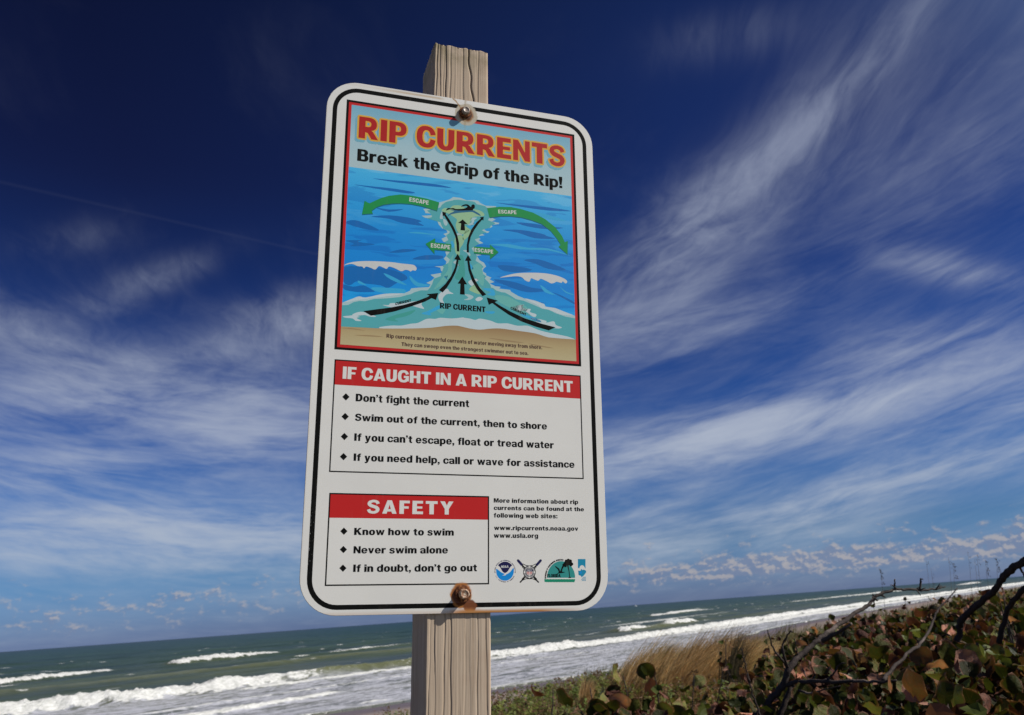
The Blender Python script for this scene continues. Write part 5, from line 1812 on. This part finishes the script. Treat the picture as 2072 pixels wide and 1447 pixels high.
n_obj = 0
for si, (cx_, cy_) in enumerate(CEN):
    ids = np.where(own == si)[0]
    u_, v_ = cx_ * SU[0] + cy_ * SU[1], cx_ * SV[0] + cy_ * SV[1]
    gz = float(land_h(np.array([u_]), np.array([v_]))[0])
    root = empty('sea_grape_shrub', (cx_, cy_, gz))
    tag(root, WHERE[si], 'shrub', 'sea grape shrubs growing together on the dune')
    inv = Matrix.Translation((-cx_, -cy_, -gz))
    rr = random.Random(300 + si)
    items = []
    for i in ids:
        x, y, a_, d_ = pts[i]
        r_ = (0.020 + 0.034 * rr.random() ** 1.8) * (0.92 if d_ > 7 else 0.82 if d_ < 3.1 else 1.0)
        items.append((Vector((x, y, pz[i])), r_, d_, a_, depth[i]))
    for (qx, qy, dd) in SHOOTS:
        p = at(qx, qy, dd)
        o_ = int(np.argmin((cen_a[:, 0] - p.x) ** 2 + (cen_a[:, 1] - p.y) ** 2))
        if o_ == si:
            P = smooth_path([(p.x - cx_ + rr.gauss(0, .1), p.y - cy_ + rr.gauss(0, .1), p.z - gz - 0.5), (p.x - cx_ + rr.gauss(0, .02), p.y - cy_, p.z - gz - 0.2), (p.x - cx_, p.y - cy_, p.z - gz + 0.02)], 4, 0.002, si)
            tb = Tubes()
            tb.add(P, np.linspace(0.005, 0.002, len(P)), 5, 0.1, si)
            tb.build('shoot', m_bark, root)
            big_ = 1.45 if qx < 1410 else 0.9
            for k_ in range(12):
                q = p + Vector((rr.gauss(0, .035), rr.gauss(0, .035), -0.035 * k_ + rr.gauss(0, .015)))
                items.append((q, rr.uniform(0.018, 0.034) * big_, dd, 20, -0.1))
    # big ones the eye rests on
    # those seen largest become leaves of their own; the rest are one mass
    def score(it):
        p, r_, d_, a_, dp = it
        vis = 1.0 if -1 < a_ < 36 and d_ > 2.75 else 0.05
        return -(r_ / d_) * vis * (1.0 if dp < 0.22 else 0.3)
    items.sort(key=score)
    for p, r_, d_, a_, dp in items[:290]:
        o = bpy.data.objects.new('leaf', rr.choice(leaf_meshes))
        o.parent = root
        o.matrix_local = inv @ leaf_matrix(p, r_, rr, d_ < 4.6 and rr.random() < 0.15)
        o.color = (*leaf_color(rr, 0.04 + (0.12 if d_ > 5 else 0)), 1)
        col.objects.link(o)
        n_obj += 1
    VV, FF, CC = [], [], []
    k0 = 0
    for p, r_, d_, a_, dp in items[290:]:
        v, fs = rr.choice(LOW)
        M = np.array(inv @ leaf_matrix(p, r_, rr))
        q = v @ M[:3, :3].T + M[:3, 3]
        VV.append(q)
        c_ = leaf_color(rr, 0.15)
        CC += [c_] * len(v)
        FF += [[i + k0 for i in f] for f in fs]
        k0 += len(v)
    # deep inner foliage that closes the shrub to the eye
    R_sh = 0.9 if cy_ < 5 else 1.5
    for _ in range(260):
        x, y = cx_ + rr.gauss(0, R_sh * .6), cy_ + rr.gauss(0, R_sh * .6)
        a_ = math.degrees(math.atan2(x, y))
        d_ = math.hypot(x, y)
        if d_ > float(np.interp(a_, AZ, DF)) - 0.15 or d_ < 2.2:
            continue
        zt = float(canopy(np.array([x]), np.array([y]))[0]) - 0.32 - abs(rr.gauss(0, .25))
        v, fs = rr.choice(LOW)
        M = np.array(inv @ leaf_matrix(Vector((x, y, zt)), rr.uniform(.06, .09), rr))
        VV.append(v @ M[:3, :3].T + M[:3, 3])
        CC += [tuple(0.7 * q for q in leaf_color(rr))] * len(v)  # tint lowered to paint in the shade deep inside the shrub
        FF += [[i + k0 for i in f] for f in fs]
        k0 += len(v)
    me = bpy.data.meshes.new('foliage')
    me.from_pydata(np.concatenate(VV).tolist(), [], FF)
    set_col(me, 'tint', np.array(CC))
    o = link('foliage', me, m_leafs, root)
    o['kind'] = 'stuff'
    # stems
    for k_ in range(6):
        t = rr.uniform(0, 6.28)
        rad = R_sh * rr.uniform(0.3, 0.8)
        tip = Vector((rad * math.cos(t), rad * math.sin(t), 0))
        xx, yy_ = cx_ + tip.x, cy_ + tip.y
        a_ = math.degrees(math.atan2(xx, yy_))
        if math.hypot(xx, yy_) > float(np.interp(a_, AZ, DF)) - 0.2:
            tip *= 0.3
            xx, yy_ = cx_ + tip.x, cy_ + tip.y
        tip.z = float(canopy(np.array([xx]), np.array([yy_]))[0]) - gz - 0.05 - rr.random() * .15
        P = smooth_path([(0, 0, -0.1), (tip.x * .3, tip.y * .3, tip.z * .4), (tip.x * .7, tip.y * .7, tip.z * .75), tuple(tip)], 5, 0.012, si * 10 + k_)
        tb = Tubes()
        tb.add(P, np.linspace(0.020, 0.005, len(P)), 6, 0.2, k_)
        tb.build('stem', m_bark, root)
print('leaf objects', n_obj)


# dead branches
def dead(name, label, cat, trunk, rad, mat, twigs, group=None, spurs=0):
    base_ = trunk[0]
    root = empty(name, base_)
    tag(root, label, cat, group)
    P = smooth_path([tuple(p) for p in trunk], 6, 0.0018, 5)
    tb = Tubes()
    rads = (0.58 if mat is m_dark else 1.0) * np.interp(np.linspace(0, 1, len(P)), np.linspace(0, 1, len(rad)), rad)
    tb.add(P, rads, 10, 0.12, 3)
    tb.build('limb', mat, root, base_)
    if spurs:                                               # short broken-off side twigs
        rq = random.Random(77)
        tb = Tubes()
        for _ in range(spurs):
            k_ = rq.randint(len(P) // 3, len(P) - 3)
            p_ = Vector(P[k_])
            dv = Vector((rq.gauss(0, 1), rq.gauss(0, .6), rq.gauss(.3, 1))).normalized()
            ln = rq.uniform(.010, .030)
            tb.add([p_, p_ + dv * ln * .6, p_ + dv * ln + Vector((rq.gauss(0, .006), 0, rq.gauss(0, .006)))], [.0035, .0028, .0012], 5, .1, _)
        tb.build('broken_spurs', mat, root, base_)
    for i, (tw, r0, r1, nm) in enumerate(twigs):
        P = smooth_path([tuple(p) for p in tw], 5, 0.0018, i)
        tb = Tubes()
        tb.add(P, np.linspace(r0, r1, len(P)) * 0.68, 7, 0.14, i)
        tb.build(nm, mat, root, base_)
    return root


DA = 3.5
trunkA = [Vector((at(1480, 1560, 3.5).x, at(1480, 1560, 3.5).y, GZ - .05)), at(1485, 1700, 3.5), at(1492, 1570, 3.5), at(1505, 1500, 3.5), at(1545, 1432, 3.5), at(1583, 1390, 3.5), at(1597, 1352, 3.5), at(1628, 1318, 3.55), at(1662, 1290, 3.6), at(1705, 1258, 3.7), at(1752, 1228, 3.8), at(1776, 1205, 3.85), at(1808, 1194, 3.9), at(1838, 1192, 3.95), at(1868, 1194, 4.0), at(1890, 1192, 4.05), at(1913, 1187, 4.1)]
twA = [([at(1664, 1296, 3.58), at(1690, 1282, 3.5), at(1722, 1262, 3.42)], .013, .008, 'limb'),
       ([at(1596, 1355, 3.5), at(1584, 1318, 3.45), at(1586, 1298, 3.45), at(1600, 1276, 3.4)], .008, .0035, 'twig'),
       ([at(1600, 1277, 3.4), at(1606, 1279, 3.38)], .0035, .002, 'twig'),
       ([at(1592, 1350, 3.5), at(1572, 1322, 3.42), at(1560, 1300, 3.4), at(1553, 1275, 3.35)], .007, .003, 'twig'),
       ([at(1812, 1194, 3.9), at(1809, 1184, 3.9), at(1811, 1172, 3.88)], .007, .004, 'twig'),
       ([at(1860, 1194, 4.0), at(1863, 1184, 4.0), at(1863, 1170, 4.0)], .007, .004, 'twig'),
       ([at(1863, 1172, 4.0), at(1868, 1173, 4.0)], .003, .002, 'twig'),
       ([at(1775, 1215, 3.85), at(1765, 1207, 3.8)], .006, .002, 'twig'),
       ([at(1700, 1262, 3.7), at(1697, 1254, 3.68)], .005, .002, 'twig'),
       ([at(1615, 1335, 3.55), at(1612, 1310, 3.5), at(1608, 1292, 3.48)], .005, .002, 'twig'),
       ([at(1588, 1385, 3.5), at(1625, 1380, 3.45), at(1665, 1378, 3.4), at(1690, 1379, 3.38), at(1740, 1378, 3.36), at(1775, 1380, 3.34), at(1814, 1377, 3.3)], .013, .006, 'limb'),
       ([at(1672, 1376, 3.4), at(1688, 1362, 3.38), at(1698, 1345, 3.35), at(1712, 1342, 3.3)], .006, .002, 'twig'),
       ([at(1605, 1388, 3.48), at(1628, 1402, 3.4), at(1650, 1400, 3.38), at(1700, 1388, 3.3)], .007, .003, 'twig'),
       ([at(1625, 1352, 3.5), at(1632, 1370, 3.45), at(1652, 1395, 3.4)], .004, .002, 'twig'),
       ([at(1604, 1380, 3.52), at(1590, 1420, 3.5), at(1570, 1470, 3.48)], .016, .014, 'limb'),
       ([at(1788, 1378, 3.34), at(1800, 1360, 3.4), at(1835, 1325, 3.5), at(1868, 1296, 3.6), at(1884, 1265, 3.7), at(1896, 1238, 3.75), at(1915, 1215, 3.8), at(1937, 1190, 3.85)], .011, .003, 'limb')]
dead('dead_branch', 'long crooked grey dead branch reaching across the surf at right, with short upright twigs', 'branch', trunkA, [.015, .015, .014, .0125, .011, .009, .0075, .0062, .005, .004, .0022], m_bark, twA, None, 26)
tF = [at(1545, 1470, 3.2), at(1530, 1430, 3.2), at(1517, 1380, 3.2), at(1508, 1345, 3.2), at(1500, 1312, 3.2)]
tF = [Vector((tF[0].x, tF[0].y, GZ - .05)), Vector((tF[0].x, tF[0].y, tF[0].z - .4)), Vector((tF[0].x, tF[0].y, tF[0].z - .12))] + tF
dead('dead_twig', 'thin straight dark dead twig standing left of the long dead branch', 'twig', tF, [.008, .007, .005, .003], m_dark, [([tF[5], at(1505, 1352, 3.18)], .003, .001, 'twig')])
trH = [at(1930, 1330, 4.3), at(1940, 1285, 4.3), at(1946, 1255, 4.25), at(1975, 1226, 4.15), at(2008, 1198, 4.05), at(2032, 1166, 3.95), at(2060, 1142, 3.85), at(2100, 1126, 3.75), at(2150, 1100, 3.6)]
trH = [Vector((trH[0].x, trH[0].y + .1, GZ - .05)), Vector((trH[0].x, trH[0].y + .05, trH[0].z - .5)), Vector((trH[0].x - .01, trH[0].y + .02, trH[0].z - .2))] + trH
trI = [at(2020, 1300, 4.2), at(2030, 1265, 4.15), at(2040, 1232, 4.1), at(2060, 1205, 4.0), at(2085, 1182, 3.9), at(2130, 1140, 3.8)]
dead('dead_branch', 'thick black arching limb rising out of frame at the right edge', 'branch', trH, [.026, .025, .024, .023, .022, .022, .023, .024, .024], m_dark,
     [(trI, .016, .016, 'limb'), ([at(2062, 1145, 3.85), at(2070, 1160, 3.85), at(2076, 1175, 3.85)], .007, .003, 'twig'), ([at(2047, 1215, 4.05), at(2040, 1205, 4.0)], .006, .002, 'twig')])

# ---------------------------------------------------------------- small leafy ground cover on the dune
def blades(specs, name, mat, label=None, cat=None, parent=None, kind='stuff', segs=4):
    """specs: arrays base(3), dir(2), height, lean, width, colour"""
    n = len(specs['h'])
    t = np.linspace(0, 1, segs + 1)
    B = specs['base'][:, None, :]
    h = specs['h'][:, None]
    lean = specs['lean'][:, None]
    dr = specs['dir'][:, None, :]
    bend = t[None, :] ** 1.9
    x = B[..., 0] + dr[..., 0] * lean * bend
    y = B[..., 1] + dr[..., 1] * lean * bend
    z = B[..., 2] + h * (t[None] - 0.28 * (lean / np.maximum(h, 1e-3)) * bend * t[None])
    w_ = specs['w'][:, None] * (1 - t[None] ** 2.5 * 0.88)
    an = specs['ang'][:, None]
    ox, oy = np.cos(an) * w_ / 2, np.sin(an) * w_ / 2
    L_ = np.stack([x - ox, y - oy, z], -1)
    R_ = np.stack([x + ox, y + oy, z], -1)
    Vv = np.stack([L_, R_], 2).reshape(n, -1, 3)
    m_ = 2 * (segs + 1)
    idx = (np.arange(n) * m_)[:, None]
    ff = []
    for s_ in range(segs):
        ff.append(np.concatenate([idx + 2 * s_, idx + 2 * s_ + 1, idx + 2 * s_ + 3, idx + 2 * s_ + 2], 1))
    ff = np.concatenate(ff, 0)
    me = mesh_np(name, Vv.reshape(-1, 3), ff)
    set_col(me, 'tint', np.repeat(specs['col'], m_, axis=0))
    o = link(name, me, mat, parent)
    if kind:
        o['kind'] = kind
    tag(o, label, cat)
    return o


def grass_mat(name, trans=0.3):
    m = bpy.data.materials.new(name)
    m.use_nodes = True
    T = NT(m.node_tree)
    b = m.node_tree.nodes['Principled BSDF']
    c0 = T.attr('tint')
    T.put(b.inputs['Base Color'], c0)
    b.inputs['Roughness'].default_value = 0.6
    b.inputs['Specular IOR Level'].default_value = 0.25
    tr = T.n.new('ShaderNodeBsdfTranslucent')
    T.put(tr.inputs['Color'], c0)
    mx = T.n.new('ShaderNodeMixShader')
    mx.inputs[0].default_value = trans
    T.l.new(b.outputs[0], mx.inputs[1])
    T.l.new(tr.outputs[0], mx.inputs[2])
    T.l.new(mx.outputs[0], m.node_tree.nodes['Material Output'].inputs[0])
    return m


m_grass = grass_mat('dry_grass', 0.42)


def ground_z(x, y):
    u_ = x * SU[0] + y * SU[1]
    v_ = x * SV[0] + y * SV[1]
    return land_h(u_, v_)


# leafy mats: many tiny leaves on short stems
N = 110000
uu = rng.uniform(2, 34, N)
vv_ = rng.uniform(2.5, 13.5, N)
x, y = uv2xy(uu, vv_)
azz = np.degrees(np.arctan2(x, y))
dd = np.hypot(x, y)
keep = (azz > -32) & (azz < 30) & (dd > 7.5) & (dd > np.interp(azz, AZ, DF))
dens = fbm(x * 0.5, y * 0.5, 3, 600)
keep &= rng.random(N) < np.clip((dens - 0.18) * 4, 0, 1)
x, y = x[keep], y[keep]
z = ground_z(x, y)
N = len(x)
hgt = np.clip(fbm(x * 0.9, y * 0.9, 3, 610) - 0.10, 0, 1) * 0.80 + 0.10
tall = rng.random(N) < 0.006
zz_ = z + hgt * rng.random(N) ** 0.6 + np.where(tall, 0.12, 0)
r_ = rng.uniform(0.014, 0.034, N)
th = rng.uniform(0, 6.28, N)
nx = rng.normal(0.35, 0.6, (N, 3))
nx[:, 1] -= 0.4
nx[:, 2] = np.abs(nx[:, 2]) + 0.35
nx /= np.linalg.norm(nx, axis=1)[:, None]
a1 = np.cross(nx, rng.normal(0, 1, (N, 3)))
a1 /= np.linalg.norm(a1, axis=1)[:, None]
a2 = np.cross(nx, a1)
VV, CC = [], []
cc = np.where(rng.random((N, 1)) < 0.55, np.array([[0.14, 0.19, 0.040]]), np.array([[0.23, 0.25, 0.060]]))
dryk = rng.random((N, 1)) < np.clip((fbm(x * 1.1, y * 1.1, 3, 620)[:, None] - 0.30) * 2.6, 0.15, 0.85)
cc = np.where(dryk, np.where(rng.random((N, 1)) < .5, np.array([[0.20, 0.115, 0.06]]), np.array([[0.12, 0.075, 0.035]])), cc)
cc = cc * rng.uniform(0.5, 1.25, (N, 1))
quads = []
for k_ in range(3):                                   # three leaflets at each point
    o3 = rng.normal(0, 0.018, (N, 3)) + np.array([0, 0, 0.012 * k_])
    cs, sn = math.cos(k_ * 2.1), math.sin(k_ * 2.1)
    b1 = a1 * cs + a2 * sn
    b2 = -a1 * sn + a2 * cs
    cpt = np.stack([x, y, zz_], 1) + o3
    rr_ = r_[:, None]
    quads.append(np.stack([cpt - b1 * rr_, cpt + b2 * rr_ * .62 + nx * rr_ * .2, cpt + b1 * rr_, cpt - b2 * rr_ * .62 + nx * rr_ * .2], 1))
Q = np.concatenate(quads, 0)
me = mesh_np('ground_cover', Q.reshape(-1, 3), np.arange(Q.shape[0] * 4).reshape(-1, 4))
set_col(me, 'tint', np.repeat(np.tile(cc, (3, 1)), 4, axis=0))
o = link('ground_cover', me, m_grass)
tag(o, 'low green and brown leafy beach plants along the dune edge', 'ground cover', kind='stuff')

# dry stems among it and dune grass along the rest of the dune
def scatter_grass(N, u0, u1, v0, v1, hmin, hmax, cols, seed, growth=1.0, wid=(0.004, 0.009), lean=(0.1, 0.5)):
    r = np.random.default_rng(seed)
    uu = u0 + (u1 - u0) * r.random(N) ** growth
    vv = r.uniform(v0, v1, N)
    x, y = uv2xy(uu, vv)
    az_ = np.degrees(np.arctan2(x, y))
    d_ = np.hypot(x, y)
    keep = (d_ > 7) & (d_ > np.interp(az_, AZ, DF) + 0.2)
    x, y, uu, vv, d_ = x[keep], y[keep], uu[keep], vv[keep], d_[keep]
    N = len(x)
    z = ground_z(x, y)
    c = np.array(cols)[r.integers(0, len(cols), N)] * r.uniform(0.65, 1.3, (N, 1))
    wd = r.normal(0, 0.35, N) + 0.2
    dirs = np.stack([np.cos(wd), np.sin(wd)], 1)
    h = r.uniform(hmin, hmax, N) * (0.6 + 0.8 * fbm(x * 0.4, y * 0.4, 2, seed))
    return dict(base=np.stack([x, y, z - 0.03], 1), dir=dirs, h=h, lean=h * r.uniform(*lean, N), w=r.uniform(*wid, N) * np.clip(d_ / 12, 1, 8), ang=r.uniform(-0.6, 0.6, N), col=c)


blades(scatter_grass(700, 6, 30, 5, 13, 0.2, 0.5, [(0.30, 0.20, 0.10), (0.22, 0.16, 0.07), (0.13, 0.16, 0.05)], 701), 'dune_grass', m_grass, 'sparse dry grass stems rising from the leafy dune edge', 'grass')
blades(scatter_grass(42000, 18, 420, 2.5, 13.8, 0.5, 0.95, [(0.30, 0.23, 0.09), (0.22, 0.20, 0.07), (0.36, 0.27, 0.12), (0.15, 0.17, 0.05)], 702, 2.2, (0.006, 0.012)), 'dune_grass', m_grass, 'yellow green dune grass running along the dune far to the right', 'grass')


# the big wind-combed clump of tan grass
def clump(cx_px, base_py, dist, rx, ry, N, hmin, hmax, cols, seed, lean=(0.35, 0.9), wid=(0.008, 0.016)):
    r = np.random.default_rng(seed)
    c0 = at(cx_px, base_py, dist)
    t = r.uniform(0, 6.28, N)
    q = np.sqrt(r.random(N))
    x = c0.x + np.cos(t) * q * rx
    y = c0.y + np.sin(t) * q * ry
    z = ground_z(x, y)
    wd = r.normal(0.05, 0.28, N)
    h = r.uniform(hmin, hmax, N) * (1 - 0.20 * q) * (0.92 + 0.4 * vnoise(x * 2.5, y * 2.5, seed))
    ci = np.clip((vnoise(x * 3, y * 3, seed + 1) * len(cols)).astype(int) + r.integers(-1, 2, N), 0, len(cols) - 1)
    c = np.array(cols)[ci] * r.uniform(0.8, 1.35, (N, 1))
    return dict(base=np.stack([x, y, z - 0.03], 1), dir=np.stack([np.cos(wd), np.sin(wd)], 1), h=h, lean=h * r.uniform(*lean, N), w=r.uniform(*wid, N), ang=r.uniform(-0.8, 0.8, N), col=c)


def join_specs(L_):
    return {k: np.concatenate([s[k] for s in L_], 0) for k in L_[0]}


TAN = [(0.26, 0.16, 0.07), (0.50, 0.32, 0.14), (0.66, 0.45, 0.20), (0.80, 0.58, 0.28), (0.52, 0.35, 0.15), (0.28, 0.24, 0.08)]
L_ = []
for (qx, ry_, dd, rx, ry2, n, h0, h1) in [(1245, 1400, 14.5, .30, .4, 900, .55, 1.0), (1285, 1395, 14.3, .40, .5, 1600, .8, 1.28), (1335, 1390, 14.2, .45, .5, 1900, .8, 1.25), (1385, 1385, 14.2, .45, .5, 1900, .85, 1.25),
                                     (1430, 1375, 14.5, .45, .5, 1700, .85, 1.25), (1475, 1370, 14.5, .5, .5, 1500, .75, 1.1), (1520, 1360, 15, .55, .6, 1300, .7, 1.05), (1575, 1350, 15.5, .6, .6, 900, .6, .95)]:
    L_.append(clump(qx, ry_, dd, rx, ry2, n, h0, h1, TAN, qx))
blades(join_specs(L_), 'tan_grass', m_grass, 'tall tan grass clump combed over by the wind at the dune edge', 'grass', segs=6)
blades(clump(1177, 1415, 13.5, .10, .15, 260, .45, .75, TAN[1:5], 9, (0.1, 0.4)), 'tan_grass', m_grass, 'small isolated tuft of tan grass left of the big clump', 'grass', segs=5)
blades(clump(1465, 1345, 13.6, .16, .2, 160, .95, 1.25, [(0.05, 0.045, 0.03), (0.10, 0.08, 0.04)], 12, (0.2, 0.4), (0.008, 0.013)), 'dark_grass', m_grass, 'dark upright grass blades at the right of the tan clump', 'grass', segs=5)

# sea oat stalks against the sky
m_oat, T, b = new_mat('dry_sea_oat', (0.16, 0.11, 0.075), 0.8, 0.2)
T.put(b.inputs['Base Color'], T.mix(T.noise(T.coord(), 30, 3, 0.6), (0.13, 0.10, 0.08), (0.26, 0.20, 0.14)))
OATS = [(1786, 1781, 1152, 15, 1), (1880, 1874, 1135, 18, 0), (1888, 1884, 1150, 18, 0), (1918, 1919, 1128, 17, 0), (1915, 1929, 1140, 16, 1), (1960, 1958, 1118, 18, 0), (1974, 1972, 1130, 17, 0), (1978, 1977, 1122, 18, 0),
        (1993, 1994, 1135, 16, 1), (2012, 2015, 1130, 17, 1), (2020, 2024, 1150, 18, 0)]
OLAB = ['leftmost sea oat stalk, alone above the surf', 'thin sea oat stalk above the tip of the long dead branch', 'short thin sea oat stalk just right of the dead branch tip', 'tall thin sea oat stalk behind the leaning one',
        'leaning sea oat stalk with a narrow seed head', 'tallest sea oat stalk against the cloud', 'faint sea oat stalk left of the middle pair', 'tall faint sea oat stalk in the middle pair',
        'sea oat stalk with the darkest thick seed head', 'sea oat stalk with a seed head left of the thick dark limb', 'rightmost short sea oat stalk beside the thick dark limb']
for i, (bx_, tx_, ty_, dd, head) in enumerate(OATS):
    tip = at(tx_, ty_, dd)
    ft = at(bx_, 1230, dd)
    gz = float(ground_z(np.array([ft.x]), np.array([ft.y]))[0])
    root = empty('sea_oat_stalk', (ft.x, ft.y, gz))
    tag(root, OLAB[i], 'grass stalk', 'sea oat stalks standing up behind the thicket')
    o0 = Vector((ft.x, ft.y, gz))
    mid = (o0 + tip) / 2 + Vector((-.02, 0, .03))
    P = smooth_path([tuple(o0), tuple(mid), tuple(tip)], 6, 0.003, i)
    tb = Tubes()
    tb.add(P, np.linspace(0.0038, 0.0018, len(P)), 5, 0, i)
    tb.build('stem', m_oat, root, o0)
    hd = Flat if False else None
    VV, FF = [], []
    rr = random.Random(i)
    for k_ in range(26 if head else 5):
        t = rr.random()
        p = tip + Vector((rr.gauss(0, .012), rr.gauss(0, .012), -0.26 * t if head else -0.30 * t)) + Vector((0.012 * (1 - t), 0, 0))
        dv = Vector((rr.gauss(0.3, .4), rr.gauss(0, .4), -1 if rr.random() < .6 else .8)).normalized() * 0.018
        sd_ = dv.cross(Vector((rr.random(), rr.random(), .2))).normalized() * 0.005
        k0 = len(VV)
        VV += [tuple(p - dv - o0), tuple(p + sd_ - o0), tuple(p + dv - o0), tuple(p - sd_ - o0)]
        FF.append((k0, k0 + 1, k0 + 2, k0 + 3))
    me = bpy.data.meshes.new('seed_head')
    me.from_pydata(VV, [], FF)
    link('seed_head', me, m_oat, root)

# ---------------------------------------------------------------- small boat far out
m_boat, T, b = new_mat('white_boat_paint', (0.8, 0.8, 0.8), 0.4, 0.5)
m_glass, T, b = new_mat('dark_cabin_glass', (0.03, 0.04, 0.05), 0.1, 0.5)
d_ = ray(1287, 1233)
dist = 3200.0
k_ = dist / math.hypot(d_[0], d_[1])
bo = empty('motor_boat', (d_[0] * k_, d_[1] * k_, 0.0))
tag(bo, 'tiny white motor boat on the horizon right of the sign', 'boat')
bm = bmesh.new()
secs = [(-4.5, 1.3, 0.9), (-2, 1.5, 1.0), (1.5, 1.35, 1.2), (4.0, 0.6, 1.5), (5.2, 0.05, 1.8)]
rings = []
for x, w_, h in secs:
    rings.append([bm.verts.new(p) for p in ((x, -w_, h), (x, -w_ * .75, 0), (x, 0, -.4), (x, w_ * .75, 0), (x, w_, h))])
for a_, b_ in zip(rings[:-1], rings[1:]):
    for i in range(4):
        bm.faces.new((a_[i], b_[i], b_[i + 1], a_[i + 1]))
    bm.faces.new((a_[4], b_[4], b_[0], a_[0]))
bm.faces.new(rings[0])
me = bpy.data.meshes.new('hull')
bm.to_mesh(me)
bm.free()
link('hull', me, m_boat, bo)


def box_mesh(name, x0, x1, y0, y1, z0, z1, taper=0.0):
    v = [(x0, y0, z0), (x1, y0, z0), (x1, y1, z0), (x0, y1, z0), (x0 + taper, y0 + taper, z1), (x1 - taper, y0 + taper, z1), (x1 - taper, y1 - taper, z1), (x0 + taper, y1 - taper, z1)]
    f = [(0, 3, 2, 1), (4, 5, 6, 7), (0, 1, 5, 4), (1, 2, 6, 5), (2, 3, 7, 6), (3, 0, 4, 7)]
    me = bpy.data.meshes.new(name)
    me.from_pydata(v, [], f)
    return me


link('cabin', box_mesh('cabin', -2.2, 1.8, -1.1, 1.1, 1.0, 2.6, .2), m_boat, bo)
link('window', box_mesh('window', -1.8, 1.65, -1.06, 1.06, 1.8, 2.3, .02), m_glass, bo)
link('flybridge', box_mesh('flybridge', -1.8, 0.6, -.9, .9, 2.62, 3.5, .25), m_boat, bo)
bo.rotation_euler = (0, 0, R(20))
print('done')
